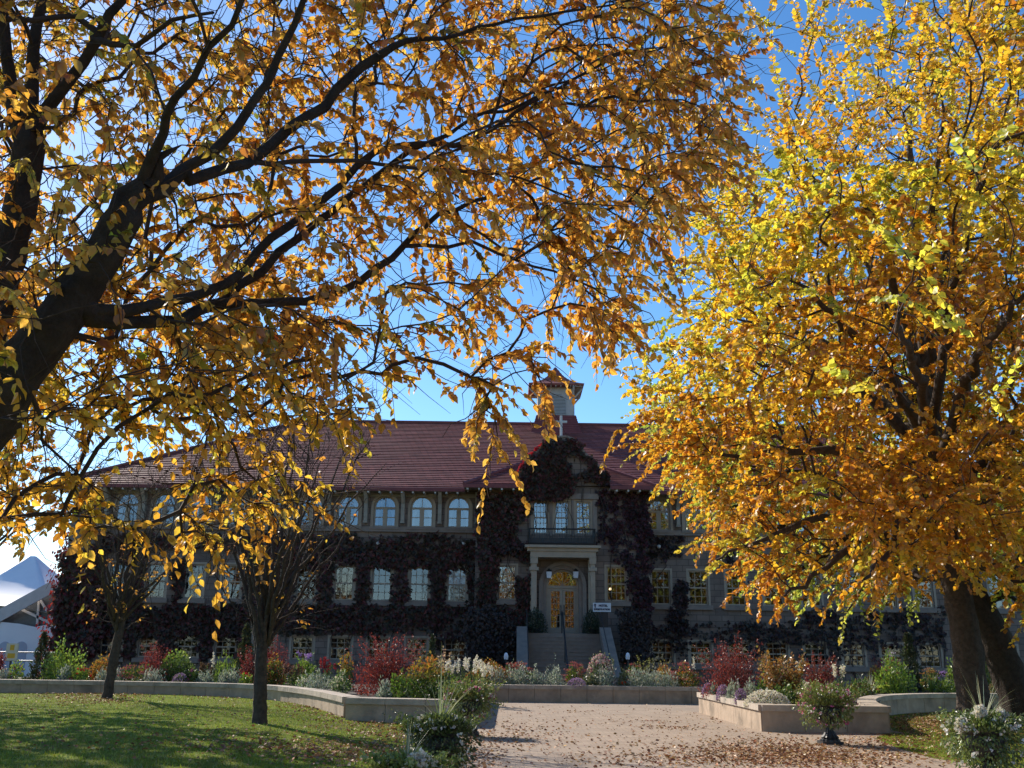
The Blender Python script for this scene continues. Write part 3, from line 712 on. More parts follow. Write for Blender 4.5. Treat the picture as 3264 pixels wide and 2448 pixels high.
for s in (-1, 1):
    dm = MB(); w = (dx1-dx0)/2-.115; h = zcn-.125-dz0-.02
    x0_ = acx+.004 if s > 0 else acx-w-.004+.0
    x1_ = x0_+w
    z0_ = dz0+.02
    dm.box(x0_, x0_+.13, yd-.03, yd+.05, z0_, z0_+h); dm.box(x1_-.13, x1_, yd-.03, yd+.05, z0_, z0_+h)
    dm.box(x0_+.13, x1_-.13, yd-.03, yd+.05, z0_, z0_+.28); dm.box(x0_+.13, x1_-.13, yd-.03, yd+.05, z0_+h-.13, z0_+h)
    for k in range(1, 3): x = x0_+.13+(w-.26)*k/3; dm.box(x-.012, x+.012, yd-.005, yd+.03, z0_+.28, z0_+h-.13)
    for k in range(1, 6): z = z0_+.28+(h-.41)*k/6; dm.box(x0_+.13, x1_-.13, yd-.004, yd+.029, z-.012, z+.012)
    do = B(dm, 'door', MT['cream'])
    link('pane', MB().add([(x0_+.1,yd+.012,z0_+.2),(x1_-.1,yd+.012,z0_+.2),(x1_-.1,yd+.012,z0_+h-.1),(x0_+.1,yd+.012,z0_+h-.1)], [(0,1,2,3)]).mesh('pane'), MT['glass'], do)
    hd = MB(); hx_ = acx+s*.075; hd.bar((hx_, yd-.1, z0_+.85), (hx_, yd-.1, z0_+1.35), .018, 8); hd.bar((hx_, yd-.1, z0_+.9), (hx_, yd-.03, z0_+.9), .012); hd.bar((hx_, yd-.1, z0_+1.3), (hx_, yd-.03, z0_+1.3), .012)
    link('handle', hd.mesh('handle'), MT['iron'], do)
rl = MB(); ry = YO+.02; zr0, zr1 = zs[3], az(1686); r0, r1 = ax(1688, 1700), ax(1897, 1700)
for (a, b) in (((r0, ry), (r1, ry)), ((r0, ry), (r0, YP-.05)), ((r1, ry), (r1, YP-.05))):
    rl.bar((*a, zr1), (*b, zr1), .04, 6); rl.bar((*a, zr0+.1), (*b, zr0+.1), .025, 6)
    n = int(np.hypot(b[0]-a[0], b[1]-a[1])/.12)
    for k in range(n+1):
        x, y = a[0]+(b[0]-a[0])*k/n, a[1]+(b[1]-a[1])*k/n; rl.bar((x, y, zr0+.1), (x, y, zr1), .011 if 0 < k < n else .035, 5)
rl.box(r0+.02, r1-.02, ry+.05, ry+.09, zr0+.003, zr0+.36)
B(rl, 'balcony_railing', MT['iron'])
for px in (1750, 1835):
    x, z = at(px, 1829, YP-.3)[0], at(px, 1829, YP-.3)[2]
    lm = MB(); lm.hexa([(-.10,-.10,-.2),(.10,-.10,-.2),(.10,.10,-.2),(-.10,.10,-.2),(-.13,-.13,.1),(.13,-.13,.1),(.13,.13,.1),(-.13,.13,.1)])
    lo = link('wall_lantern', lm.mesh('wall_lantern'), MT['lantern'], bld, (x-O[0], YP-.3-O[1], z))
    t = MB(); t.hexa([(-.15,-.15,.101),(.15,-.15,.101),(.15,.15,.101),(-.15,.15,.101),(-.03,-.03,.24),(.03,-.03,.24),(.03,.03,.24),(-.03,.03,.24)]); t.bar((0,0,.2), (0,.14,.26), .02)
    link('lantern_cap', t.mesh('lantern_cap'), MT['iron'], lo)
# cupola: part of the building with its own pieces
cY = YR; ccx = at(1773, 1300, 57.3)[0]
zk0, zk1, zk2, zk3, zk4 = (at(1773, p, 57.3)[2] for p in (1384, 1322, 1232, 1226, 1153))
hb, ht, hbx, hev = 1.62, 1.2, 1.13, 1.68
cb = MB()
def ringsq(mb, prof):
    for (h0, z0), (h1, z1) in zip(prof, prof[1:]):
        for k in range(4):
            c = [(-1,-1),(1,-1),(1,1),(-1,1)]; a, b = c[k], c[(k+1) % 4]
            mb.add([(ccx+a[0]*h0, cY+a[1]*h0, z0), (ccx+b[0]*h0, cY+b[1]*h0, z0), (ccx+b[0]*h1, cY+b[1]*h1, z1), (ccx+a[0]*h1, cY+a[1]*h1, z1)], [(0,1,2,3)])
ringsq(cb, [(hbx, zk1-.3), (hbx, zk2+.1)])
cu = B(cb, 'cupola', MT['pale'])
sk = MB(); n = 14
for k in range(n):
    t, u = k/n, (k+1)/n; f = lambda t: ht+(hb-ht)*(1-t)**1.25
    zA, zB = zk0-.9+(zk1-zk0+.9)*t, zk0-.9+(zk1-zk0+.9)*u
    g = lambda t: ht+(hb+.26-ht)*(1-t)**1.2
    ringsq(sk, [(g(t), zA), (g(t)+.03, zA+.005), (g(u)+.004, zB)])
link('cupola_skirt', sk.mesh('cupola_skirt'), MT['roofd'], cu)
cr = MB(); prof = [(hev-.03, zk3-.12), (hev, zk3-.10)]
fr_ = [(1.0, .0), (.88, .05), (.76, .11), (.65, .18), (.53, .27), (.43, .37), (.34, .47), (.26, .58), (.19, .7), (.11, .85), (.02, 1.0)]
for a, b in fr_: prof += [(hev*a+.03, zk3+(zk4-zk3)*b-.004), (hev*a, zk3+(zk4-zk3)*b)]
ringsq(cr, prof); cr.box(ccx-hev+.04, ccx+hev-.04, cY-hev+.04, cY+hev-.04, zk3-.11, zk3-.05)
link('cupola_roof', cr.mesh('cupola_roof'), MT['roof'], cu)
cbk = MB()
for sx in (-1, 1):
    for sy in (-1, 1):
        for kx in (0, 1):
            x, y = ccx+sx*hbx, cY+sy*hbx
            dx, dy = (sx*.5, 0) if kx else (0, sy*.5)
            cbk.bar((x-sx*.08*(1-kx), y-sy*.08*kx, zk3-.75), (x-sx*.08*(1-kx)+dx, y-sy*.08*kx+dy, zk3-.16), .06, 5)
            cbk.bar((x-sx*.08*(1-kx), y-sy*.08*kx, zk3-.17), (x-sx*.08*(1-kx)+dx, y-sy*.08*kx+dy, zk3-.17), .06, 5)
k = -hev+.15
while k < hev: cbk.box(ccx+k-.03, ccx+k+.03, cY-hev+.08, cY-hbx, zk3-.18, zk3-.111); cbk.box(ccx+hbx, ccx+hev-.08, cY+k-.03, cY+k+.03, zk3-.18, zk3-.111); k += .3
link('cupola_bracket', cbk.mesh('cupola_bracket'), MT['pale'], cu)
lv = MB(); lw = .60; lz0, lz1 = zk1+.04, at(1773, 1252, 57.3)[2]; n = 15
for k in range(n):
    z = lz0+(lz1-lz0)*k/n; zc_ = lz1-lw; w = lw if z < zc_ else math.sqrt(max(lw*lw-(z-zc_)**2, .01))
    lv.hexa([(ccx-w, cY-hbx-.05, z), (ccx+w, cY-hbx-.05, z), (ccx+w, cY-hbx-.003, z+.06), (ccx-w, cY-hbx-.003, z+.06), (ccx-w, cY-hbx-.04, z+.02), (ccx+w, cY-hbx-.04, z+.02), (ccx+w, cY-hbx-.003, z+.08), (ccx-w, cY-hbx-.003, z+.08)])
link('louver', lv.mesh('louver'), MT['pale'], cu)
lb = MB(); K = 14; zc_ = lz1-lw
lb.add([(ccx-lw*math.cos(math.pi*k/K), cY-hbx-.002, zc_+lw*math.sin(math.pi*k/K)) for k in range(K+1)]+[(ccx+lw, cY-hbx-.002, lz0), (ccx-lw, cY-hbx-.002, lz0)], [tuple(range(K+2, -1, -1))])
link('louver_shade', lb.mesh('louver_shade'), MT['louvshade'], cu)  # flat dark face on the closed wall, standing in for shade behind the slats
# cross on the gable
cx_, cz_ = at(1789, 1392, YP)[0], at(1789, 1396, YP)[2]; ch = at(1789, 1324, YP)[2]-cz_
cm = MB(); cm.box(-.06, .06, -.06, .06, 0, ch); cm.box(-.30, -.061, -.055, .055, ch*.68, ch*.68+.11); cm.box(.061, .30, -.055, .055, ch*.68, ch*.68+.11)
link('cross', cm.mesh('cross'), MT['white'], bld, (cx_-O[0], .07, cz_))
# entrance stairs
st = empty('entrance_stairs', (XC, 44, 0)); tag(st, 'wide stone entrance steps with sloping side walls below the double doors', 'stairs')
SO = np.array([XC, 44, 0]); def_ = lambda mb, nme, mat: link(nme, mb.mesh(nme), mat, st, tuple(-SO))
sx0, sx1 = at(1683, 2040, YO-.6)[0], at(1911, 2040, YO-.6)[0]
s_ = MB(); nst = 16; yt = YO-.35; rise = dz0/nst; run = .30
s_.box(sx0-.5, sx1+.5, yt, YP-.003, -.1, dz0-.004)
for k in range(nst-1):
    zt_ = dz0-rise*(k+1); y1_ = yt-run*k
    s_.box(sx0, sx1, y1_-run, y1_-.002, -.1, zt_-.04); s_.box(sx0, sx1, y1_-run-.03, y1_-.002, zt_-.039, zt_)
def_(s_, 'steps', MT['stone_plain'])
yb_ = yt-run*(nst-1)
for a, b in ((sx0-.52, sx0-.01), (sx1+.01, sx1+.52)):
    p = [(yt+.3, -.1), (yt+.3, dz0+.28), (yt-.2, dz0+.28), (yb_-.1, .75), (yb_-.5, .75), (yb_-.5, -.1)]
    n = len(p); ck = MB(); ck.add([(a, y, z) for y, z in p]+[(b, y, z) for y, z in p], [tuple(range(n)), tuple(range(2*n-1, n-1, -1))]+[(i, i+n, (i+1) % n+n, (i+1) % n) for i in range(n)]); def_(ck, 'cheek_wall', MT['stone_plain'])
hr = MB(); hxx = at(1793, 1960, yt-.3)[0]
pts = [(hxx, yt+.3, dz0), (hxx, yt+.3, dz0+.95), (hxx, yt-.1, dz0+.95), (hxx, yb_, .95), (hxx, yb_-.2, .95), (hxx, yb_-.2, 0)]
for a, b in zip(pts, pts[1:]): hr.bar(a, b, .038, 8)
hr.bar((hxx, (yt+yb_)/2, dz0/2), (hxx, (yt+yb_)/2, dz0/2+.95), .03)
def_(hr, 'handrail', MT['iron'])
for a in (sx0-.06, sx1+.06):
    h2 = MB(); P_ = [(a, yt, dz0+.28), (a, yt, dz0+1.0), (a, yb_, 1.45), (a, yb_, .75)]
    for p, q in zip(P_, P_[1:]): h2.bar(p, q, .022, 6)
    def_(h2, 'handrail', MT['iron'])
# hotel sign on a dark post
sgY = YO-.4; g0 = at(1890, 1950, sgY); g1 = at(1947, 1922, sgY)
sg = empty('hotel_sign', (float((g0[0]+g1[0])/2), sgY, 0)); tag(sg, 'small white sign with dark lettering reading HOTEL on a dark post', 'sign')
w2 = (g1[0]-g0[0])/2; hh = g1[2]-g0[2]
MB().box(-w2, w2, -.02, .02, g0[2], g1[2]).build('sign_board', MT['signw'], sg)
pm = MB(); pm.box(-.12, .28, .022, .1, 0, g0[2]+.12); pm.box(-.2, .36, -.02, .16, 0, .08); pm.build('sign_post', MT['iron'], sg)
def text(body, size, loc, mat, parent, name='lettering', width=None):
    cv = bpy.data.curves.new('txt', 'FONT'); cv.body = body; cv.size = size; cv.align_x = 'CENTER'; cv.align_y = 'CENTER'; cv.offset = .006; cv.extrude = .004
    to = bpy.data.objects.new('txt', cv); COL.objects.link(to); bpy.context.view_layer.update()
    me = bpy.data.meshes.new_from_object(to.evaluated_get(bpy.context.evaluated_depsgraph_get())); bpy.data.objects.remove(to)
    n = len(me.vertices); co = np.zeros(n*3, np.float32); me.vertices.foreach_get('co', co); co = co.reshape(-1, 3)
    if width: co[:, 0] *= width/(co[:, 0].max()-co[:, 0].min())
    q = np.stack([co[:, 0], -co[:, 2], co[:, 1]], 1); me.vertices.foreach_set('co', q.ravel()); me.materials.clear(); me.update()
    return link(name, me, mat, parent, loc)
text('HOTEL', hh*.33, (.06, -.027, g0[2]+hh*.68), MT['ink'], sg, width=w2*.98)
text('REGISTRATION', hh*.27, (.0, -.027, g0[2]+hh*.27), MT['ink'], sg, width=w2*1.78)
aw = MB(); ax_ = -w2*.76; aw.prism([(ax_-.025, g0[2]+hh*.45), (ax_+.025, g0[2]+hh*.45), (ax_+.025, g0[2]+hh*.72), (ax_+.07, g0[2]+hh*.72), (ax_, g0[2]+hh*.92), (ax_-.07, g0[2]+hh*.72), (ax_-.025, g0[2]+hh*.72)], -.028, -.021)
aw.build('arrow', MT['ink'], sg)
# floodlights on the wall between ground and first floor
fl_me = MB().lathe([(.05, 0), (.09, .05), (.10, .14), (.03, .18)], 10); fl_me.box(-.03, .03, .0, .12, .04, .1); fl_me = fl_me.mesh('floodlight'); fl_me.materials.append(MT['white'])
for px, py in ((1204, 1737), (1478, 1737), (2100, 1748)):
    p = at(px, py, YF-.14); o = link('floodlight', fl_me, None, bld, (p[0]-O[0], YF-.14-O[1], p[2]))
lb_ = MB().lathe([(.02, -.05), (.05, -.03), (.06, .01), (.05, .05), (.02, .07)], 10); lp = at(1945, 1878, YP+.5)
lmp = empty('lamp', (float(lp[0]), YP+.5, float(pz0)))
tag(lmp, 'small lit bulb glowing behind the window right of the entrance', 'lamp')
lb_.build('bulb', MT['lamp'], lmp, (0, 0, float(lp[2]-pz0)))
bs = MB(); bs.lathe([(.09, 0), (.09, .02), (.015, .05), (.015, max(.1, float(lp[2]-pz0)-.05))], 10); bs.build('lamp_base', MT['iron'], lmp)

# ------------------------------------------------------------------ trees
GOLD = [(.60,.29,.04), (.68,.40,.065), (.50,.21,.03), (.74,.50,.11), (.44,.40,.06), (.18,.26,.03), (.36,.12,.022)]
GOLDW = [30, 26, 22, 10, 6, 3, 9]
YELL = [(.70,.44,.03), (.66,.34,.025), (.52,.23,.02), (.58,.52,.05), (.36,.40,.05), (.36,.14,.02)]
YELLW = [17, 24, 30, 6, 6, 22]
LIME = [(.50,.52,.08), (.36,.44,.07), (.60,.50,.07), (.24,.34,.05), (.55,.34,.05)]
LIMEW = [26, 26, 18, 18, 12]
def tree_obj(name, label, cat, group, base, t, lsets, bark, rsplit=.035):
    root = empty(name, tuple(base)); tag(root, label, cat, group)
    tb = t.tubes(rsplit=rsplit, origin=base)
    if tb[0] is not None: link('trunk', mesh_np('trunk', tb[0][0], [tb[0][1]], smooth=True), bark, root)
    tw = [x[0] for x in lsets]; V, Fq, b = [], [], 0
    if tb[1] is not None: V.append(tb[1][0]); Fq.append(tb[1][1]); b = len(tb[1][0])
    for v, f in tw: V.append(v); Fq.append(f+b); b += len(v)
    link('branches', mesh_np('branches', np.concatenate(V), [np.concatenate(Fq)], smooth=True), MT['twig'], root)
    V, fs, C = join([x[1] for x in lsets])
    link('crown', mesh_np('crown', V, fs, C), MT['leaf'], root)
    return root
def samp_px(poly, n, dfun, rg):
    poly = np.array(poly, float); lo, hi = poly.min(0), poly.max(0); out = []
    while len(out) < n:
        q = rg.uniform(lo, hi, (n*3, 2)); q = q[inpoly(q, poly)]
        for x, y in q:
            out.append(at(x, y, dfun(x, y)));
            if len(out) >= n: break
    return np.array(out)
def limb(t, pts, parent=None, step=.25):
    """pts: (px,py,Y,width_px)"""
    P = []
    for px, py, Y, w in pts:
        p = at(px, py, Y); P.append((*p, w/2/F*Y*.97))
    if parent is None: return t.chain(P, step=step, wob=.008)
    k = t.near(P[0]); return t.chain([(*t.P[k], P[0][3])]+P, k, step=step, wob=.01)

# the big elm leaning in from the left ------------------------------------------------
rg = np.random.default_rng(11)
t = Tree(rg)
base = np.array([-4.15, 6.2, 0])
P = [(*base, .36), (-4.12, 6.15, 1.0, .27)]
for px, py, Y, w in ((-300,1900,6.1,270),(-170,1560,6.05,262),(-40,1330,6.0,255),(60,1180,5.95,236),(150,1060,5.9,215),(232,955,5.85,205),(312,830,5.8,175),(365,735,5.75,165),(420,650,5.7,150),(455,600,5.68,118),(486,555,5.62,82),(508,500,5.55,46)): P.append((*at(px, py, Y), w*.72/2/F*Y))
t.chain(P, step=.2, wob=.02)
limb(t, [(440,610,5.65,75),(480,520,5.55,44),(521,423,5.4,36),(559,325,5.2,31),(667,163,5.0,27),(727,81,4.9,24),(770,0,4.8,22),(800,-160,4.7,18),(830,-400,4.6,10)], 1)
limb(t, [(455,625,5.7,78),(515,605,5.75,62),(586,532,5.8,44),(678,488,5.8,40),(759,407,5.75,36),(814,325,5.7,33),(890,190,5.6,29),(933,81,5.5,26),(971,0,5.4,23),(1040,-180,5.2,18),(1100,-420,5.0,10)], 1)
limb(t, [(600,575,5.85,46),(651,556,5.95,42),(787,515,6.2,40),(922,412,6.4,38),(1031,336,6.5,36),(1112,255,6.5,36),(1200,184,6.5,34),(1254,146,6.5,26),(1340,128,6.6,18),(1471,108,6.7,14),(1580,76,6.8,12),(1797,43,6.9,10),(1987,5,7.0,6)], 1)
limb(t, [(280,985,5.9,92),(380,988,6.0,50),(461,979,6.1,40),(586,946,6.3,38),(678,919,6.45,35),(760,870,6.6,33),(814,800,6.7,32),(922,721,6.8,30),(1003,655,6.9,29),(1085,591,7.0,28),(1200,480,7.1,26),(1390,461,7.3,22),(1498,450,7.4,19),(1600,385,7.5,16),(1688,331,7.55,13),(1850,200,7.6,8)], 1)
limb(t, [(290,1010,5.95,88),(380,1030,6.05,50),(488,1024,6.2,46),(586,1018,6.4,42),(678,975,6.6,40),(760,915,6.8,34),(895,803,7.0,30),(1003,716,7.1,28),(1112,629,7.2,26),(1200,560,7.3,22),(1308,480,7.3,20),(1428,434,7.4,15),(1504,374,7.5,13),(1743,282,7.7,10),(1960,200,7.9,7)], 1)
limb(t, [(690,972,6.6,34),(868,970,6.9,32),(976,962,7.1,30),(1085,925,7.3,28),(1200,857,7.4,27),(1279,790,7.5,25),(1317,741,7.5,22),(1398,692,7.6,19),(1515,645,7.7,15),(1661,600,7.8,12),(1840,494,8.0,9),(1960,423,8.1,7),(2068,385,8.2,5)], 1)
limb(t, [(1290,784,7.5,17),(1425,790,7.6,15),(1507,768,7.6,14),(1588,806,7.6,12),(1697,850,7.7,10),(1832,887,7.8,8),(1941,953,7.9,6),(2050,990,8,4)], 1)
limb(t, [(800,512,6.2,22),(868,520,6.3,20),(1085,515,6.5,17),(1200,521,6.7,15),(1363,537,6.9,13),(1510,553,7.1,11),(1661,565,7.3,9),(1800,620,7.5,6),(1980,690,7.7,4)], 1)
limb(t, [(1504,374,7.5,14),(1677,331,7.6,13),(1780,282,7.7,12),(1900,215,7.8,10),(2014,168,7.9,9),(2230,152,8.1,6),(2400,206,8.3,4)], 1)
limb(t, [(540,1020,6.3,20),(575,1085,6.6,18),(651,1230,7.3,14),(705,1360,7.8,12),(770,1480,8.2,9),(850,1560,8.4,5)], 1)
limb(t, [(-120,1470,6.05,160),(-60,1150,6.3,128),(20,820,6.5,112),(68,630,6.55,106),(82,470,6.5,104),(95,340,6.45,60),(110,160,6.4,42),(140,-60,6.3,34),(160,-400,6.2,20)], 1)
limb(t, [(90,1240,6.0,20),(140,1340,6.3,13),(130,1400,6.5,11),(220,1480,6.8,8),(330,1590,7.0,4)], 1)
limb(t, [(75,440,6.5,80),(45,330,6.5,52),(25,180,6.5,40),(8,0,6.4,36),(-20,-300,6.3,20)], 1)
limb(t, [(110,400,6.5,70),(150,350,6.45,50),(217,271,6.4,45),(304,125,6.3,40),(353,54,6.2,38),(380,0,6.2,34),(440,-200,6.0,26),(500,-450,5.8,12)], 1)
limb(t, [(330,110,6.3,30),(250,60,6.2,24),(100,62,6.0,22),(-60,50,5.8,20)], 1)
limb(t, [(300,125,6.3,30),(420,150,6.1,22),(540,60,5.9,18),(680,40,5.7,12)], 1)
A = [samp_px([(-500,-700),(2200,-700),(2250,-50),(2420,170),(2330,330),(2250,560),(2120,720),(2040,850),(1960,920),(1860,1000),(1740,1030),(1620,1010),(1500,1060),(1390,1080),(1320,1130),(1240,1110),(1150,1200),(1050,1240),(900,1270),(650,1300),(500,1290),(300,1310),(100,1350),(-350,1450)], 1150,
        lambda x, y: rg.uniform(4.6, 6.6)+2.2*np.clip(x/2200, 0, 1)+rg.uniform(0, 1.6), rg),
     samp_px([(1000,-200),(2250,-200),(2400,180),(2250,560),(2100,700),(1000,700)], 240, lambda x, y: rg.uniform(6.2, 9.5), rg),
     samp_px([(1550,150),(2330,120),(2300,500),(2200,640),(2120,900),(1800,880),(1600,600)], 160, lambda x, y: rg.uniform(7, 9.6), rg),
     samp_px([(250,1230),(1100,1220),(1080,1330),(900,1350),(700,1370),(420,1390),(250,1380)], 70, lambda x, y: rg.uniform(6.6, 8.5), rg),
     samp_px([(-100,850),(900,850),(1150,1000),(1000,1220),(600,1270),(100,1300),(-100,1300)], 190, lambda x, y: rg.uniform(6.4, 9), rg),
     samp_px([(-200,-300),(1000,-300),(1000,1000),(-200,1000)], 330, lambda x, y: rg.uniform(7, 11), rg),
     samp_px([(570,1480),(700,1420),(900,1440),(1020,1530),(990,1640),(880,1660),(940,1740),(760,1690),(700,1790),(610,1770),(570,1690)], 62, lambda x, y: rg.uniform(7.6, 8.8), rg),
     samp_px([(180,1480),(300,1540),(330,1630),(450,1680),(430,1700),(280,1690),(190,1660)], 26, lambda x, y: rg.uniform(6.4, 7.6), rg),
     samp_px([(0,1400),(110,1420),(160,1560),(120,1660),(0,1680)], 13, lambda x, y: rg.uniform(6.6, 7.8), rg),
     samp_px([(1460,1080),(1570,1100),(1590,1300),(1590,1450),(1550,1450),(1490,1280)], 19, lambda x, y: rg.uniform(7.2, 8.2), rg),
     samp_px([(1640,1020),(1690,1050),(1730,1210),(1760,1290),(1720,1260),(1660,1180)], 9, lambda x, y: rg.uniform(7.4, 8), rg),
     samp_px([(1180,1180),(1280,1130),(1270,1190),(1200,1210)], 6, lambda x, y: rg.uniform(7, 8), rg),
     samp_px([(1750,980),(2000,930),(2030,990),(1970,1060),(1860,1060)], 22, lambda x, y: rg.uniform(7.4, 8.6), rg),
     samp_px([(1000,1290),(1180,1310),(1190,1330),(1060,1340),(950,1330)], 8, lambda x, y: rg.uniform(6.4, 7.6), rg)]
# the same crown carried on round the trunk, above and behind the viewer's left
k = 260; q = rg.normal(size=(k, 3))*np.array([2.6, 2.6, 1.3])+np.array([-4.6, 5.2, 6.2]); q = q[(np.abs(proj(q)[0][:, 0]-1632) > 1800) | (proj(q)[0][:, 1] < -150)]
A.append(q)
A = np.concatenate(A)
t.grow(A, bf=.32, step=.28, sag=.16, wob=.025); t.finish(.0042, .38, .017)
pt, _ = proj(t.P[t.tip])
left = (pt[:, 0] < 760) & (pt[:, 1] < 900)
tips = np.array(t.tip)
low = (pt[:, 1] > 1120) & (pt[:, 0] < 1300)
s1 = twigs_and_leaves(t, tips[~left & ~low], 28, .42, .5, .079, GOLD, GOLDW, T8, rg, hang=.55, origin=base, patchy=.1)
s5 = twigs_and_leaves(t, tips[low], 15, .34, .45, .082, [(.64,.36,.04), (.70,.44,.06), (.58,.26,.03), (.46,.42,.05), (.24,.34,.04)], [30,24,26,10,5], T8, rg, hang=.5, origin=base, patchy=.1)
s2 = twigs_and_leaves(t, tips[left & ~low], 22, .45, .35, .082, GOLD, [24,24,20,10,12,9,4], T8, rg, hang=.7, origin=base, patchy=.2)
# bare side twigs
def bare_twigs(t, n, rg, lmin, lmax, rmax=.02, down=.3, base=base, tk=1.0):
    ok = np.where((t.rad < rmax) & (np.array(t.par) >= 0))[0]; ids = rg.choice(ok, n); V = []; Fq = []; b = 0
    for i in ids:
        d = unit(t.P[i]-t.P[t.par[i]]); d = unit(d+rg.normal(0, .6, 3)+np.array([0, 0, -down])); L = rg.uniform(lmin, lmax); bend = rg.normal(0, .12, 3)
        pts = np.array([t.P[i]+d*L*q+bend*2.2*L*q*q for q in (0, .22, .45, .7, 1)]); pts[1:] += rg.normal(0, .045*L, (4, 3)); v, f, _ = tube(pts, np.array([.0045, .0039, .0032, .0024, .0012])*tk, 3); V.append(v); Fq.append(f+b); b += len(v)
    return np.concatenate(V)-base, np.concatenate(Fq)
s3 = (bare_twigs(t, 3600, rg, .25, .75, .025, .3, base, 1.25), None)
elm = tree_obj('elm_tree', 'big dark-trunked elm leaning in from the left under hanging golden leaves', 'tree', 'large elm trees', base, t,
               [s1, s2, s5, (s3[0], (np.zeros((0, 3)), [np.zeros((0, 3), int)], np.zeros((0, 3))))], MT['bark'])

# the broad yellow elm on the right -------------------------------------------------------
RIGHT = [(2470,10),(2560,180),(2620,0),(2660,190),(2750,330),(2780,0),(2900,-400),(4200,-400),(4300,2070),(3264,2070),(3200,1980),(3120,1900),(3060,1900),(3030,1990),(2990,2040),(2860,1995),(2790,2050),(2720,2040),(2640,2000),(2540,2030),(2430,1940),(2300,1915),(2330,1850),(2240,1780),(2200,1690),(2150,1600),(2060,1610),(2050,1540),(1950,1470),(1985,1330),(1940,1265),(2010,1150),(2080,1050),(2160,900),(2200,650),(2330,520),(2430,400),(2520,260)]
rg = np.random.default_rng(23)
t = Tree(rg); base = gnd(3118, 2345); base[1] = 21.6; base = at(3118, 2340, 21.6); base[2] = 0
p1, p2, p3, p4, p5 = at(3085, 2080, 21.6), at(3055, 1880, 21.5), at(3005, 1640, 21.3), at(2960, 1300, 21), at(2930, 900, 20.5)
t.chain([(base[0], base[1], -.1, .44), (base[0]-.02, base[1], .35, .34), (*p1, .30), (*p2, .285), (*p3, .25), (*p4, .2), (*p5, .12), (*at(2900, 450, 20), .06)], step=.4, wob=.03)
def limb3(t, pts, step=.4):
    k = t.near(pts[0]); return t.chain([(*t.P[k], pts[0][3])]+list(pts), k, step=step, wob=.04)
c0 = np.array(p3)
for px, py, Y, r in ((2300,1450,17,.10),(2400,1150,20,.10),(2250,1800,22,.08),(2500,1900,18,.09),(2550,900,15,.10),(2750,600,17,.09),(2500,420,19,.08),(3000,300,16,.08),(3150,500,13,.08),(3300,900,12,.09),(2850,1000,11.5,.09),(2750,1850,14.5,.08),(3350,1500,19,.09),(3300,300,24,.08),(2700,1300,27,.08),(2300,1000,24,.07)):
    e = at(px, py, Y); k = t.near(c0+np.array([0, 0, np.clip((e[2]-c0[2])*.35, -1.6, 5)])); s = t.P[k]
    m = s+(e-s)*.45+np.array([0, 0, .7]); t.chain([(*s, r*1.5), (*m, r), (*(e*.9+m*.1), r*.35), (*e, r*.2)], k, step=.4, wob=.05)
n = 40000; q = rdir(n, rg)*(rg.random((n, 1))**.36); q = q*np.array([9.0, 9.6, 8.6])+np.array([10.9, 19.5, 8.4])
pp, okk = proj(q); keep = okk & inpoly(pp, RIGHT) & inpoly(pp+[-105, 0], RIGHT) & inpoly(pp+[0, 150], RIGHT) & (q[:, 2] > 2.6) & (q[:, 1] > 10.5)
keep &= ~((pp[:, 0] > 2900) & (pp[:, 0] < 3140) & (pp[:, 1] > 1800) & (q[:, 1] < 21.5))
out = okk & (pp[:, 0] > 3330)
pr_ = np.where(keep & out, .45, 1.0)
q = q[keep & (rg.random(n) < pr_)][:350]
ctr = q; q = (ctr[:, None]+rg.normal(size=(len(ctr), 12, 3))*np.array([.62, .62, .26])).reshape(-1, 3)
ex = rdir(9000, rg)*(rg.random((9000, 1))**.36)*np.array([9.0, 9.6, 8.6])+np.array([10.9, 19.5, 8.4]); pe, oe = proj(ex); ex = ex[oe & inpoly(pe+[-120, 0], RIGHT) & inpoly(pe+[0, 170], RIGHT) & inpoly(pe, RIGHT) & (ex[:, 2] > 3) & (ex[:, 1] > 12)][:900]
q = np.concatenate([q, ex]); ctr = np.concatenate([ctr, ex])
pp, okk = proj(q); q = q[~((pp[:, 0] > 2830) & (pp[:, 1] > 950) & (pp[:, 1] < 1850) & (q[:, 1] < 20) & (rg.random(len(q)) < .35)) & ~((pp[:, 0] > 2940) & (pp[:, 0] < 3140) & (pp[:, 1] > 1800) & (q[:, 1] < 21.5))]
q = np.concatenate([q, samp_px([(2700,1500),(3264,1300),(3264,1700),(3100,1790),(2950,1760),(2800,1820)], 260, lambda x, y: rg.uniform(15, 20.5), rg)]); ctr = np.concatenate([ctr, q[-260:]])
shoots = []
for px, py, Y in ((2470,20,17),(2560,190,17.5),(2615,10,17),(2500,330,18),(2660,210,17.5),(2740,330,18),(2780,20,16.5),(2850,60,17),(2950,20,17),(3020,100,16),(3080,10,17),(3150,80,15.5),(2420,420,18.5),(2350,520,18),(2290,560,17.5),(2560,420,16),(2640,480,15),(3230,200,14)):
    for k in range(3): shoots.append(at(px+rg.normal(0, 14), py+k*55+rg.normal(0, 8), Y+rg.normal(0, .25)))
edge = []
for px, py, Y in ((1945,1265,17),(1990,1275,17),(1975,1460,18),(2030,1470,18),(2090,1500,18),(2060,1540,18),(2150,900,16),(2060,1060,16.5),(2110,1000,16),(2215,1690,19),(2270,1690,19),(2240,1640,19),(2330,1850,20),(2300,1910,20),(2360,1905,20),(2200,1760,19),(2280,1780,19),(2100,1310,17),(2080,1230,17),(2200,1560,17)):
    edge += [at(px+75, py-45, Y), at(px+125, py-45+rg.normal(0, 14), Y+.2), at(px+175, py-40+rg.normal(0, 20), Y+.3)]
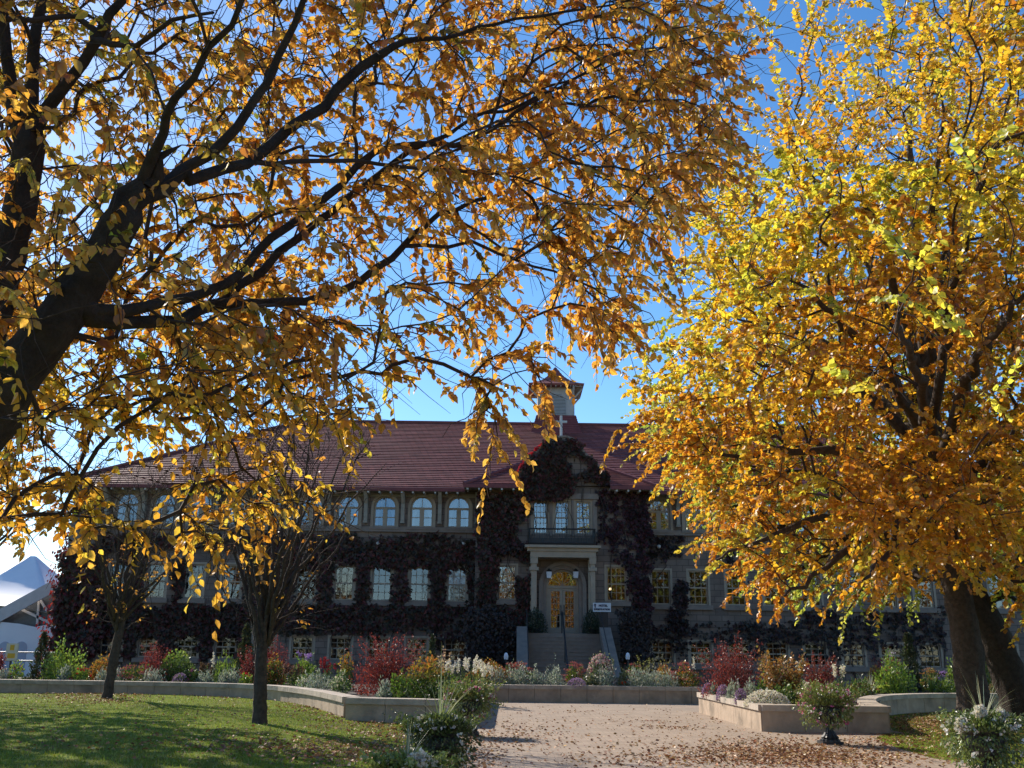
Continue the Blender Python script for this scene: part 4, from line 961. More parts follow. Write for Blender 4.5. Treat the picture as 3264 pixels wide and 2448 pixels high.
spr = np.array([at(x, y, 9.6+.1*i) for i, (x, y) in enumerate(((2960,900),(2915,850),(2880,800),(2850,760),(2990,1000),(2930,975),(2870,945),(3150,480),(3200,430),(3100,520),(2700,1200),(2760,1230),(3190,1240),(3140,1260)))])
A = np.concatenate([q, np.array(shoots), np.array(edge), spr])
t.grow(A, bf=.28, step=.45, sag=.05, wob=.04); t.finish(.0055, .41)
pt, _ = proj(t.P[t.tip]); tips = np.array(t.tip); tpos = t.P[tips]
up = pt[:, 1] < 520; near_ = np.linalg.norm(tpos[:, None]-spr[None], axis=2).min(1) < .02; up &= ~near_
grp = np.linalg.norm(tpos[:, None]-ctr[None], axis=2).argmin(1)
lem = ~up & ~near_ & ((pt[:, 0]+.55*pt[:, 1] < 3050+rg.normal(0, 160, len(pt))) | (pt[:, 1] < 760+rg.normal(0, 120, len(pt)))) & (pt[:, 1] < 1250)
mid = ~up & ~near_ & ~lem
s1 = twigs_and_leaves(t, tips[mid], 36, .72, .35, .106, YELL, YELLW, T6, rg, hang=.38, origin=base, asp=.66, upn=.45, grp=grp[mid])
s6 = twigs_and_leaves(t, tips[lem], 36, .72, .3, .106, [(.72,.54,.04), (.70,.42,.03), (.58,.56,.06), (.54,.25,.02), (.34,.42,.05)], [34, 24, 18, 14, 10], T6, rg, hang=.34, origin=base, asp=.66, upn=.45, grp=grp[lem])
s2 = twigs_and_leaves(t, tips[up], 32, .85, -.25, .10, YELL, [30, 20, 12, 24, 8, 6], T6, rg, hang=.1, origin=base, asp=.68, upn=.3)
s4 = twigs_and_leaves(t, tips[near_], 18, .42, .0, .118, [(.62,.60,.07), (.52,.56,.08), (.68,.55,.06)], None, T8, rg, hang=.15, origin=base, asp=.7, upn=.2)
elm_r = tree_obj('elm_tree', 'broad yellow and orange elm with a thick upright trunk on the right lawn', 'tree', 'large elm trees', base, t, [s1, s2, s4, s6], MT['bark2'], .05)
# the greener elm behind it with the leaning trunk -----------------------------------------
rg = np.random.default_rng(31)
t = Tree(rg); base = at(3255, 2290, 26.5); base[2] = 0
t.chain([(base[0], base[1], -.1, .55), (base[0]-.05, base[1], .4, .44), (*at(3195, 2080, 26.5), .40), (*at(3130, 1950, 26.6), .36), (*at(3050, 1780, 26.8), .3), (*at(2960, 1500, 27), .22), (*at(2900, 1100, 27.5), .1)], step=.4, wob=.03)
for px, py, Y, r in ((2350,1500,28,.12),(2250,1750,27,.1),(2500,1850,25.5,.1),(2300,1300,29,.1),(2700,1950,27,.08),(3100,1600,30,.1),(3400,1800,26,.1),(3300,1500,24,.1),(3230,1900,29,.08)):
    e = at(px, py, Y); k = t.near(at(3040, 1760, 26.8)); s = t.P[k]; m = s+(e-s)*.5+np.array([0, 0, .8]); t.chain([(*s, r*1.4), (*m, r), (*e, r*.25)], k, step=.4, wob=.05)
n = 9000; q = rdir(n, rg)*(rg.random((n, 1))**.4)*np.array([9.2, 5.6, 6.6])+np.array([11.2, 27.6, 6.9]); pp, okk = proj(q)
keep = okk & inpoly(pp, RIGHT) & inpoly(pp+[-90, 0], RIGHT) & inpoly(pp+[0, 120], RIGHT) & (q[:, 2] > 2.6); keep &= ~((pp[:, 0] > 2950) & (pp[:, 0] < 3190) & (pp[:, 1] > 1780))
q = q[keep][:1250]
A = np.concatenate([q, samp_px([(2075,1290),(2150,1220),(2320,1260),(2400,1620),(2320,1680),(2240,1540),(2150,1480)], 130, lambda x, y: rg.uniform(24, 29), rg), samp_px([(3150,1830),(3264,1740),(3400,1950),(3240,1960)], 40, lambda x, y: rg.uniform(26, 30), rg)])
t.grow(A, bf=.28, step=.5, sag=.05, wob=.05); t.finish(.007, .47)
s1 = twigs_and_leaves(t, t.tip, 24, .9, .3, .125, LIME, LIMEW, T6, rg, hang=.35, origin=base, asp=.7, upn=.45)
elm_b = tree_obj('elm_tree', 'greener elm with a slanting trunk behind the yellow elm at the right edge', 'tree', 'large elm trees', base, t, [s1], MT['bark'], .05)

# young vase-shaped trees, nearly bare -------------------------------------------------------
def vase_tree(label, bpx, Y, rb, top, spread, nmain, natt, nleaf, seed, fork=1.35, leafbox=None, name='young_tree', leaf_all=0.12):
    rg = np.random.default_rng(seed); t = Tree(rg); b = at(bpx[0], bpx[1], Y); b[2] = float(lawn_z(b[0], Y))
    lean = rg.normal(0, .06, 2)
    ids = t.chain([(b[0], b[1], b[2]-.1, rb*1.35), (b[0], b[1], b[2]+.18, rb*1.05), (b[0]+lean[0], b[1]+lean[1], b[2]+fork, rb*.86), (b[0]+lean[0]*2, b[1]+lean[1], b[2]+fork+.7, rb*.6), (b[0]+lean[0]*2, b[1]+lean[1], b[2]+fork+2, rb*.3)], step=.15, wob=.008)
    H = top-b[2]
    for k in range(nmain):
        az = 2*math.pi*(k+rg.uniform(-.3, .3))/nmain; el = rg.uniform(.25, 1); R = spread*el; z0 = b[2]+fork+rg.uniform(-.25, .9)
        i = t.near((b[0], b[1], z0)); s = t.P[i]; e = np.array([b[0]+R*math.cos(az), b[1]+R*math.sin(az), b[2]+H*rg.uniform(.72, 1)*(1-.25*el)])
        m1 = s+(e-s)*.33+np.array([math.cos(az)*R*.08, math.sin(az)*R*.08, .25]); m2 = s+(e-s)*.68+np.array([math.cos(az)*R*.04, math.sin(az)*R*.04, .2])
        t.chain([(*s, rb*.38), (*m1+rg.normal(0, .05, 3), rb*.25), (*m2+rg.normal(0, .08, 3), rb*.15), (*e, .006)], i, step=.3, wob=.025)
    q = []
    while len(q) < natt:
        u = rg.random(); z = fork+.3+(H-fork-.3)*u**.8; rr = spread*(.18+.95*((z-fork)/(H-fork))**.8)*math.sqrt(rg.random()); az = rg.uniform(0, 2*math.pi); q.append((b[0]+rr*math.cos(az), b[1]+rr*math.sin(az), b[2]+z))
    t.grow(q, bf=.55, step=.3, sag=-.03, wob=.03); t.finish(.0066, .45)
    tw = bare_twigs(t, natt*2, rg, .3, .9, .02, -.35, b, 1.5)
    tips = np.array(t.tip); pz = (t.P[tips][:, 2]-b[2])/H
    sel = (rg.random(len(tips)) < np.where(pz < .6, leaf_all*2.2, leaf_all*.5))
    s1 = twigs_and_leaves(t, tips[sel], nleaf, .4, .3, .10, [(.55,.25,.04), (.6,.33,.06), (.42,.16,.03), (.45,.42,.06)], [40, 25, 25, 10], T6, rg, hang=.5, origin=b, patchy=.25)
    em = (np.zeros((0, 3)), [np.zeros((0, 3), int)], np.zeros((0, 3)))
    return tree_obj(name, label, 'tree', 'young trees on the left lawn', b, t, [s1, (tw, em)], MT['bark2'], .02)
y1 = at(345, 1330, 31)[2]; y2 = at(850, 1150, 21.4)[2]
vase_tree('nearly bare young tree, the nearer and taller one, in front of the left flower bed', (826, 2306), 21.4, .135, y2, 2.5, 24, 420, 8, 5, fork=1.5, leaf_all=.13)
vase_tree('smaller bare young tree standing in a ring of fallen leaves near the left wall', (342, 2224), 30.6, .145, y1-1.3, 2.6, 20, 340, 8, 6, fork=1.9, leaf_all=.17)
vase_tree('thinly leaved tree at the left edge with drooping bare twigs over the tent', (-330, 2190), 31.5, .2, 11.5, 5.6, 16, 420, 9, 9, fork=2.2, leaf_all=.5)

# a leafy round tree just outside the left edge, whose shadow lies across the left lawn
rg = np.random.default_rng(51); t = Tree(rg); base = np.array([-17.4, 27.5, 0.])
t.chain([(-17.4,27.5,-.1,.3), (-17.4,27.5,1.2,.22), (-17.4,27.4,3.2,.17), (-17.4,27.5,6,.1), (-17.2,27.4,9.6,.07), (-17.2,27.4,14,.03)], step=.3, wob=.02)
q = rdir(1200, rg)*(rg.random((1200, 1))**.38)*np.array([4.4, 4.8, 6.3])+np.array([-16.0, 27.4, 10.2]); pp, okk = proj(q); q = q[pp[:, 0] < 170]
t.grow(q, bf=.3, step=.4, sag=.05, wob=.04); t.finish(.006, .47)
s1 = twigs_and_leaves(t, t.tip, 22, .6, .3, .165, GOLD, GOLDW, T6, rg, hang=.4, origin=base, asp=.7)
tree_obj('round_tree', 'tall golden tree at the left edge behind the big elm, shading the left lawn', 'tree', None, base, t, [s1], MT['bark2'], .04)

# ------------------------------------------------------------------ ivy on the walls
IVY = [(.110,.034,.026), (.070,.044,.020), (.150,.036,.028), (.055,.038,.018), (.09,.05,.03)]
def vnoise(x, y, s, seed=0):
    x = np.asarray(x)*s; y = np.asarray(y)*s; xi = np.floor(x).astype(int); yi = np.floor(y).astype(int); fx = x-xi; fy = y-yi
    fx = fx*fx*(3-2*fx); fy = fy*fy*(3-2*fy)
    h = lambda a, b: np.modf(np.abs(np.sin(a*127.1+b*311.7+seed*74.7)*43758.5453))[0]
    return (h(xi, yi)*(1-fx)+h(xi+1, yi)*fx)*(1-fy)+(h(xi, yi+1)*(1-fx)+h(xi+1, yi+1)*fx)*fy
WH = [(h[0]-.04, h[1]+.04, h[2]-.18, h[3]+.05) for h in holes]+[(h[0]-.05, h[1]+.05, h[2]-.2, h[3]+.02) for h in ph]
def ivy(label, polys, n, Y, pal, thick=.22, size=.19, patch=0, ps=.9, seed=1, excl=(), group='ivy on the hotel walls', wts=None):
    rg = np.random.default_rng(seed); pts = []
    for pl, w in polys:
        pl = np.array(pl, float); lo, hi = pl.min(0)-12, pl.max(0)+12; got = 0; k = int(n*w); q = rg.uniform(lo, hi, (k*6, 2))
        qq = q+np.stack([vnoise(q[:, 0], q[:, 1], .06, 3)*24-12, vnoise(q[:, 0], q[:, 1], .06, 5)*24-12], 1)+rg.normal(0, 6, q.shape)*rg.random((len(q), 1))
        q = q[inpoly(qq, pl)][:k]
        pts.append(q)
    q = np.concatenate(pts); P = np.array([at(a, b, Y) for a, b in q]); m = np.ones(len(P), bool)
    for (a, b, c, d) in WH:
        j = (vnoise(P[:, 0], P[:, 2], 5, 9)-.5)*.3
        m &= ~((P[:, 0] > a+j) & (P[:, 0] < b+j) & (P[:, 2] > c+j) & (P[:, 2] < d+j-.05))
    if patch: m &= vnoise(P[:, 0], P[:, 2], ps, seed)*.42+vnoise(P[:, 0], P[:, 2], ps*3.7, seed+1)*.58+rg.normal(0, .12, len(P)) > patch
    P = P[m]; k = len(P)
    th = thick*.62*(.4+1.1*vnoise(P[:, 0], P[:, 2], .8, 11))
    P[:, 1] = Y-.03-th*rg.random(k)**.7
    ax = np.array([0, -.25, -1.])+rg.normal(0, .4, (k, 3)); nm = np.array([0, -1., .35])+rg.normal(0, .45, (k, 3))
    C = pick(pal, k, wts, .25, rg); L = size*rg.uniform(.6, 1.25, k)
    V, fs, C = leaves(P, ax, nm, L, L*.8, C, T4)
    c = P.mean(0); c[2] = 0; root = empty('ivy', tuple(c)); tag(root, label, 'ivy', group)
    link('foliage', mesh_np('foliage', V-c, fs, C), MT['ivy'], root)
    st = MB()
    for k in range(14):
        i = rg.integers(len(P)); x, z = P[i, 0], P[i, 2]; z0 = max(.05, z-rg.uniform(1.5, 4)); pp = [(x+rg.normal(0, .15)-c[0], Y-.04-c[1], zz) for zz in np.linspace(z0, z, 5)]
        for a, b in zip(pp, pp[1:]): st.bar(a, b, .02, 4)
    st.build('stems', MT['twig'], root)
    return root
ivy('dark maroon ivy sheet covering the left wing under the arched windows', [([(780,1705),(1000,1700),(1200,1708),(1380,1698),(1530,1722),(1530,2060),(1390,2060),(1370,2010),(1240,2000),(1200,2030),(1080,2010),(900,2010),(780,1950)], 1)], 9500, YF, IVY, .25, .19, .27, 1.1, 1)
ivy('black-green ivy low across the wall behind the two young trees', [([(330,1918),(480,1935),(790,1925),(800,2095),(330,2095)], .8), ([(558,1780),(605,1780),(615,1930),(550,1930)], .12), ([(390,1720),(470,1730),(460,1930),(385,1930)], .2), ([(330,1700),(780,1700),(780,1745),(330,1745)], .14)], 6500, YF, IVY, .28, .20, .18, .8, 2)
ivy('ivy bulging round the left corner of the hotel', [([(196,1770),(330,1740),(335,2100),(170,2100),(185,1930)], 1)], 3600, YF-.05, IVY+[(.14,.02,.02)], .75, .22, 0, 1, 3)
ivy('thick maroon ivy on the projecting bay left of the entrance', [([(1524,1560),(1694,1580),(1690,1630),(1655,1660),(1650,1720),(1690,1740),(1690,1800),(1640,1765),(1590,1770),(1585,1925),(1640,1935),(1650,1840),(1692,1820),(1690,1990),(1640,2070),(1524,2090)], 1)], 6500, YP, IVY, .3, .19, .22, 1.0, 4)
ivy('ivy hanging over the curved gable with a scarlet sunlit edge', [([(1655,1520),(1660,1498),(1700,1452),(1735,1414),(1775,1394),(1835,1410),(1846,1434),(1812,1436),(1808,1500),(1828,1512),(1900,1490),(1925,1502),(1940,1548),(1860,1520),(1822,1540),(1832,1572),(1795,1590),(1700,1598),(1670,1560)], 1), ([(1835,1412),(1850,1430),(1880,1462),(1916,1498),(1945,1546),(1915,1540),(1890,1490),(1858,1462),(1836,1440)], .2)], 5000, YP-.15, IVY, .24, .18, .2, 1.2, 5)
ivy('patchy ivy straggling over the projecting bay right of the entrance', [([(1915,1560),(2066,1560),(2072,1990),(2000,2040),(2000,1930),(2002,1800),(1960,1790),(1905,1720),(1910,1640)], 1), ([(2000,1560),(2068,1560),(2074,1990),(2040,2000),(2020,1760)], .5)], 5200, YP, [(.075,.026,.026), (.05,.03,.022), (.10,.026,.028)], .25, .18, .46, 1.2, 6)
ivy('thin ivy strands climbing the right wing between its windows', [([(2150,1860),(2205,1850),(2200,2010),(2120,2010)], .25), ([(2300,1740),(2340,1735),(2372,1880),(2340,1870)], .12), ([(2075,1990),(2560,1980),(2560,2095),(2075,2095)], .35), ([(2560,1930),(3010,1940),(3010,2095),(2560,2095)], .6), ([(2075,1700),(2180,1700),(2160,1760),(2075,1790)], .1)], 3600, YF, [(.075,.032,.028), (.05,.035,.024)], .2, .18, .42, 1.0, 7)
ivy('brown leafless-looking creeper hedge at the left foot of the entrance steps', [([(1480,1950),(1560,1930),(1640,1985),(1632,2105),(1470,2105)], 1)], 2000, YP-.9, [(.075,.045,.035), (.055,.035,.028)], .7, .15, 0, 1, 8)
ivy('brown leafless-looking creeper hedge at the right foot of the entrance steps', [([(1965,1945),(2060,1950),(2075,2105),(1985,2105)], 1)], 2000, YP-.9, [(.075,.045,.035), (.055,.035,.028)], .7, .15, 0, 1, 9)
def end_ivy():
    rg = np.random.default_rng(44); k = 5200; y = rg.uniform(YF-.1, YF+11, k); z = 7.6*rg.random(k)**.9; b = .35+.85*(1-z/7.6)*vnoise(y, z, .7, 2)+.35*vnoise(y, z, 1.6, 4)
    P = np.stack([XL-.05-b*rg.random(k)**.5, y, z], 1); C = pick([(.30,.025,.03), (.22,.02,.025), (.36,.05,.04)], k, None, .2, rg); L = .2*rg.uniform(.6, 1.2, k)
    c = np.array([XL, YF+4, 0]); V, fs, C = leaves(P, np.array([-.3, 0, -1.])+rg.normal(0, .4, (k, 3)), np.array([-1., -.2, .3])+rg.normal(0, .4, (k, 3)), L, L*.8, C, T4)
    root = empty('ivy', tuple(c)); tag(root, 'scarlet sunlit ivy on the end wall of the hotel beside the tent', 'ivy', 'ivy on the hotel walls'); link('foliage', mesh_np('foliage', V-c, fs, C), MT['ivy'], root)
    k = 420; i = rg.random(k); gp = np.array([at(1655+(1770-1655)*u, 1512-(1512-1395)*u**.75, YP-.1) for u in i]); gp[:, 1] += rg.uniform(-.15, .5, k); gp[:, 2] += rg.uniform(.0, .22, k)
    V, fs, C = leaves(gp, rdir(k, rg)+np.array([-.4, 0, .2]), np.array([-.6, .3, .6])+rg.normal(0, .5, (k, 3)), .17, .14, pick([(.42,.03,.04), (.32,.02,.03)], k, None, .2, rg), T4)
    c = np.array([XC-2, YP, ZT]); r = empty('ivy', tuple(c)); tag(r, 'scarlet ivy tips along the sunlit left edge of the gable coping', 'ivy', 'ivy on the hotel walls'); link('foliage', mesh_np('foliage', V-c, fs, C), MT['ivy'], r)
end_ivy()

# ------------------------------------------------------------------ garden plants
RED = [(.26,.040,.036), (.19,.028,.028), (.33,.07,.05), (.13,.028,.022)]
GRN = [(.10,.17,.025), (.07,.13,.022), (.14,.21,.03), (.05,.09,.018)]
LGRN = [(.24,.34,.05), (.18,.28,.04), (.30,.40,.07), (.12,.2,.03)]
DGRN = [(.035,.055,.02), (.05,.075,.022), (.025,.04,.016), (.06,.055,.03)]
SIL = [(.34,.38,.33), (.26,.31,.27), (.42,.45,.40), (.20,.26,.20)]
ORA = [(.42,.20,.03), (.34,.24,.035), (.46,.15,.03), (.22,.20,.03)]
TAN = [(.36,.20,.08), (.42,.26,.10), (.28,.13,.05), (.20,.17,.05)]
PNK = [(.42,.12,.11), (.36,.10,.10), (.48,.17,.15)]
WHT = [(.80,.76,.66), (.70,.66,.56), (.85,.82,.75)]
LIL = [(.40,.26,.46), (.48,.33,.50), (.32,.20,.38)]
MAG = [(.62,.12,.30), (.70,.25,.42), (.55,.08,.22)]
CRI = [(.50,.02,.04), (.62,.05,.04)]
PUR = [(.34,.20,.55), (.44,.28,.62)]
GRY = [(.13,.16,.08), (.17,.19,.10), (.09,.12,.06)]
def blob(rg, n, r, h, size, pal, T=T6, asp=.5, up=.5, lump=.22, wts=None, top=None, edge=.36, z0=0, flat=1.0):
    d = rdir(n, rg); d[:, 2] = np.abs(d[:, 2]); ph = rg.uniform(0, 6, 6)
    az = np.arctan2(d[:, 1], d[:, 0]); l = 1+lump*(np.sin(az*3+ph[0])*.5+np.sin(az*5+ph[1]+d[:, 2]*4)*.4+np.sin(d[:, 2]*7+ph[2]+az*2)*.5)
    rad = rg.random(n)**edge*l; P = d*rad[:, None]*np.array([r, r*.85, h]); P[:, 2] = P[:, 2]+z0
    ax = d*.7+np.array([0, 0, up])+rg.normal(0, .4, (n, 3)); nm = d+np.array([0, 0, .4])+rg.normal(0, .55, (n, 3))
    C = pick(pal, n, wts, .2, rg)
    if top is not None:
        f = np.clip((P[:, 2]/h-.42)*2.6+rg.normal(0, .22, n), 0, 1)[:, None]; C = C*(1-f)+pick(top, n, None, .18, rg)*f
    L = size*rg.uniform(.6, 1.3, n); return leaves(P, ax, nm, L, L*asp, C, T)
def dots(rg, P, size, pal, petals=4):
    P = np.repeat(np.asarray(P, float), petals, 0); n = len(P); L = size*rg.uniform(.7, 1.2, n)
    return leaves(P+rg.normal(0, size*.25, (n, 3)), rdir(n, rg)+np.array([0, -.2, .4]), rdir(n, rg)+np.array([0, -.5, .5]), L, L*.8, pick(pal, n, None, .12, rg), T4)
def dome(rg, n, r, h, z0=0, spread=1.0):
    d = rdir(n, rg); d[:, 2] = np.abs(d[:, 2]); return d*np.array([r, r*.85, h])*spread+np.array([0, 0, z0])
def shoots(rg, ns, r, h, leaf, pal, k=34, lean=.6, base_r=.2, stem=True, up=.4, thick=.004):
    V, Fq, b = [], [], 0; LP, LA, LN = [], [], []
    for i in range(ns):
        az = rg.uniform(0, 6.28); o = np.array([math.cos(az), math.sin(az)*.85, 0]); L = rg.uniform(.6, 1.05); rr = r*lean*rg.uniform(.15, 1)
        p0 = o*base_r*r*rg.random(); p1 = p0+o*rr*.35+np.array([0, 0, h*.55*L]); p2 = p0+o*rr+np.array([0, 0, h*L])+rg.normal(0, .05*h, 3)
        q = np.linspace(0, 1, 6)[:, None]; pts = (1-q)**2*p0+2*q*(1-q)*p1+q*q*p2
        if stem: v, f, _ = tube(pts, np.linspace(thick, thick*.3, 6), 3); V.append(v); Fq.append(f+b); b += len(v)
        u = rg.uniform(.25, 1, (k, 1)); P = (1-u)**2*p0+2*u*(1-u)*p1+u*u*p2; d = unit(p2-p1)
        LP.append(P+rg.normal(0, .012, (k, 3))); LA.append(d*up+rdir(k, rg)*.9); LN.append(rdir(k, rg)+np.array([0, 0, .5]))
    LP = np.concatenate(LP); n = len(LP); L = leaf*rg.uniform(.6, 1.2, n)
    lf = leaves(LP, np.concatenate(LA), np.concatenate(LN), L, L*.55, pick(pal, n, None, .18, rg), T4)
    return (np.concatenate(V), np.concatenate(Fq)) if stem else None, lf
def blades(rg, n, L, w, spread, pal, droop=.5, z0=0, seg=7, c=(0, 0)):
    Vs, Fs, Cs, b = [], [], [], 0
    for i in range(n):
        az = rg.uniform(0, 6.28); o = np.array([math.cos(az), math.sin(az), 0]); l = L*rg.uniform(.55, 1.1); s = spread*rg.random()**.7; q = np.linspace(0, 1, seg)[:, None]
        d = unit(o*s+np.array([0, 0, 1.])); pts = np.array([c[0], c[1], z0])+o*.03+d*l*q+o*l*s*droop*q*q*.5-np.array([0, 0, 1.])*l*droop*s*q**2.2*.8
        side = np.array([-o[1], o[0], 0]); wd = w*(1-q**1.6*.92); V = np.concatenate([pts-side*wd, pts+side*wd]); k = np.arange(seg-1)
        Fs.append(np.stack([k, k+1, k+1+seg, k+seg], 1)+b); Vs.append(V); Cs.append(np.repeat(pick(pal, 1, None, .15, rg), 2*seg, 0)); b += 2*seg
    return np.concatenate(Vs), [np.concatenate(Fs)], np.concatenate(Cs)
PSEED = [100]
def plant(kind, name, label, px, Y, w, top, cat='plant', group=None, base=.47, pal=None, fl=None, **k):
    """px centre, Y distance, w width and top in photograph pixels"""
    PSEED[0] += 1; rg = np.random.default_rng(PSEED[0]); c = at(px, 2150, Y); c[2] = base
    h = max(.12, at(px, top, Y)[2]-base); r = w/2/F*Y*1.03
    root = empty(name, tuple(c)); tag(root, label, cat, group)
    fo, flw, stems = [], [], None
    ar = r*h; den = k.get('den', 1.0)
    if kind == 'bush':
        sz = k.get('size', .075); n = int(np.clip(ar/(sz*sz)*16*den, 200, 6500)); fo.append(blob(rg, n, r, h, sz, pal or GRN, top=k.get('tops'), asp=k.get('asp', .55), up=k.get('up', .4), lump=k.get('lump', .2)))
        if fl:
            P = dome(rg, k.get('nf', 60), r*.95, h*1.0); flw += [dots(rg, p_[None], k.get('fs', .06), fl) for p_ in P] if len(P) <= 24 else [dots(rg, P, k.get('fs', .06), fl)]
    elif kind == 'barberry':
        n = int(np.clip(ar/.0045*11*den, 500, 7000)); fo.append(blob(rg, n, r*.92, h*.70, .055, pal or RED, T4, lump=.3, edge=.42))
        stems, lf = shoots(rg, k.get('ns', 34), r*1.05, h*.98, .055, pal or RED, 46, k.get('lean', .9)); fo.append(lf)
    elif kind == 'silver':
        n = int(np.clip(ar/.004*11*den, 400, 4200)); fo.append(blob(rg, n, r, h, .09, SIL, T6, asp=.22, up=.8, lump=.28, edge=.4))
        for i in range(k.get('spike', 0)):
            st, lf = shoots(rg, 3, r*.25, h*1.55, .06, SIL, 22, .5, .3); fo.append(lf)
        if fl: flw.append(dots(rg, dome(rg, 26, r, h*.9), .05, fl))
    elif kind == 'sedum':
        fo.append(blob(rg, int(np.clip(ar/.005*9, 250, 2500)), r*.95, h*.85, .075, k.get('green', GRN+[(.25,.17,.05)]), asp=.6, up=.3))
        for i in range(k.get('heads', 16)):
            d = rdir(1, rg)[0]; d[2] = abs(d[2])*.8+.25; d = unit(d); p = d*np.array([r*.95, r*.8, h*.97]); q = rg.normal(0, 1, (26, 3))*np.array([.075, .075, .018])+p; flw.append(dots(rg, q, .035, pal or PNK, 2))
    elif kind == 'mat':
        fo.append(blob(rg, int(np.clip(r*r/.004*8, 200, 1800)), r, h*.9, .05, k.get('green', GRY), T4, up=.5)); flw.append(dots(rg, dome(rg, k.get('nf', 260), r, h), k.get('fs', .035), pal or LIL, 3))
    elif kind == 'conifer':
        n = int(np.clip(ar/.003*10, 800, 4500)); z = rg.random(n)**1.25; az = rg.uniform(0, 6.28, n); rr = r*(1-z*.86)*(.35+.65*rg.random(n)**.4)*(1+.3*np.sin(z*23+az*2)); P = np.stack([rr*np.cos(az), rr*np.sin(az), z*h], 1)
        L = .10*rg.uniform(.6, 1.3, n); fo.append(leaves(P, P*np.array([1, 1, 0])+np.array([0, 0, .35])+rg.normal(0, .15, (n, 3)), rdir(n, rg), L, L*.3, pick(pal or DGRN, n, None, .25, rg), T4))
    elif kind == 'snap':
        st, lf = shoots(rg, k.get('ns', 7), r, h*.8, .055, GRN+[(.2,.2,.1)], 26, .7, .7, thick=.007); stems = st; fo.append(lf); fo.append(blob(rg, int(np.clip(ar/.004*5, 120, 900)), r, h*.55, .06, GRN+GRY))
        for i in range(k.get('ns', 7)):
            x, y = rg.uniform(-r, r), rg.uniform(-r, r)*.7; ht = h*rg.uniform(.72, 1.0); z = np.linspace(ht-k.get('fl_len', .22), ht, 9); q = np.stack([x+rg.normal(0, .018, 9), y+rg.normal(0, .018, 9), z], 1); flw.append(dots(rg, q, k.get('fs', .055), pal or WHT, 4))
    elif kind == 'phlox':
        fo.append(blob(rg, int(np.clip(ar/.005*10, 300, 2800)), r, h*.72, .085, pal or LGRN, asp=.4, up=.6)); st, lf = shoots(rg, 9, r*.9, h*.9, .085, pal or LGRN, 26, .7, .5); stems = st; fo.append(lf)
        for i in range(k.get('nh', 3)):
            p = np.array([rg.uniform(-.6, .6)*r, rg.uniform(-.5, .5)*r, h*rg.uniform(.82, .98)]); flw.append(dots(rg, p+rg.normal(0, .045, (22, 3)), .045, fl or PUR, 3))
    elif kind == 'blades':
        fo.append(blades(rg, k.get('n', 60), h*1.1, .014, k.get('spread', .7), pal or LGRN, k.get('droop', .4)))
    elif kind == 'spray':
        st, lf = shoots(rg, k.get('ns', 26), r, h, k.get('size', .07), pal or TAN, k.get('k', 30), 1.0, .5); stems = st; fo.append(lf)
        if k.get('under'): fo.append(blob(rg, int(ar/.005*7), r*.95, h*.62, .065, k['under'], lump=.3))
        if fl: flw.append(dots(rg, dome(rg, 30, r, h*.9), .05, fl))
    V, fs, C = join(fo); link('foliage', mesh_np('foliage', V, fs, C), MT['leafg'], root)
    if stems is not None: link('stems', mesh_np('stems', stems[0], [stems[1]]), MT['twig'], root)
    for x in flw:
        V, fs, C = join([x]); nme = 'flower_head' if len(flw) > 1 else 'flowers'; link(nme, mesh_np(nme, V, fs, C), MT['petal'], root)
    return root
SH, FL = 'shrub', 'flower'
GS, GB, GD, GA, GC = 'silver foliage plants', 'red barberry shrubs', 'sedum clumps', 'alyssum mats', 'dwarf conifers'
# bed behind the left wall
plant('bush', 'flowering_plant', 'small green plant with a pink bloom at the far left end of the bed', 50, 35.6, 42, 2108, FL, None, pal=LGRN, fl=MAG, nf=14)
plant('silver', 'silver_plant', 'silver clump beside the pink bloom, farthest left in the bed', 17, 35.6, 44, 2136, group=GS)
plant('barberry', 'barberry_shrub', 'dark red shrub cut by the left edge of the photo', -8, 36.4, 40, 2058, SH, GB, ns=12)
plant('conifer', 'dwarf_conifer', 'dark pointed conifer in front of the tent at the left', 124, 36.4, 60, 2018, SH, GC)
plant('bush', 'green_bush', 'large bright green bush beside the dark conifer at the left', 196, 36.2, 122, 2066, SH, None, pal=LGRN, size=.09, lump=.35)
plant('silver', 'silver_plant', 'silver clump in front of the large bright green bush', 205, 35.2, 42, 2126, group=GS)
plant('bush', 'geranium', 'low green geranium with scarlet flowers left of the orange bush', 256, 35.3, 66, 2126, FL, None, pal=LGRN, fl=CRI, nf=18, fs=.07)
plant('bush', 'orange_bush', 'yellow-orange bush behind the smaller young tree', 322, 36.4, 76, 2094, SH, None, pal=ORA, size=.07)
plant('silver', 'silver_plant', 'silver clump just left of the smaller young tree trunk', 327, 35.2, 40, 2134, group=GS)
plant('silver', 'silver_plant', 'silver clump just right of the smaller young tree trunk', 374, 35.2, 46, 2132, group=GS, fl=LIL)
plant('sedum', 'sedum', 'wide sedum with dull pink heads left of the dark green ball bush', 430, 35.4, 92, 2108, FL, GD, heads=20)
plant('barberry', 'barberry_shrub', 'red barberry with tall spiky shoots left of the ball bush', 490, 36.2, 100, 2020, SH, GB, ns=9, lean=.75)
plant('bush', 'ball_bush', 'dark green ball-shaped bush in the left bed', 560, 36.0, 112, 2074, SH, None, pal=GRN[:2]+DGRN[:2], tops=LGRN, size=.08, lump=.08)
plant('silver', 'silver_plant', 'silver clump in front of the ball bush', 487, 35.0, 74, 2136, group=GS)
plant('mat', 'alyssum', 'low purple mat on the wall in front of the ball bush', 575, 34.9, 46, 2146, FL, GA, nf=140)
plant('bush', 'flowering_plant', 'green mound with small pink flowers right of the ball bush', 610, 35.2, 50, 2126, FL, None, pal=GRN, fl=MAG, nf=10)
plant('snap', 'seed_spike_plant', 'brown seed spikes between the ball bush and the lime bush', 648, 35.6, 40, 2110, pal=[(.16,.10,.06)], ns=8)
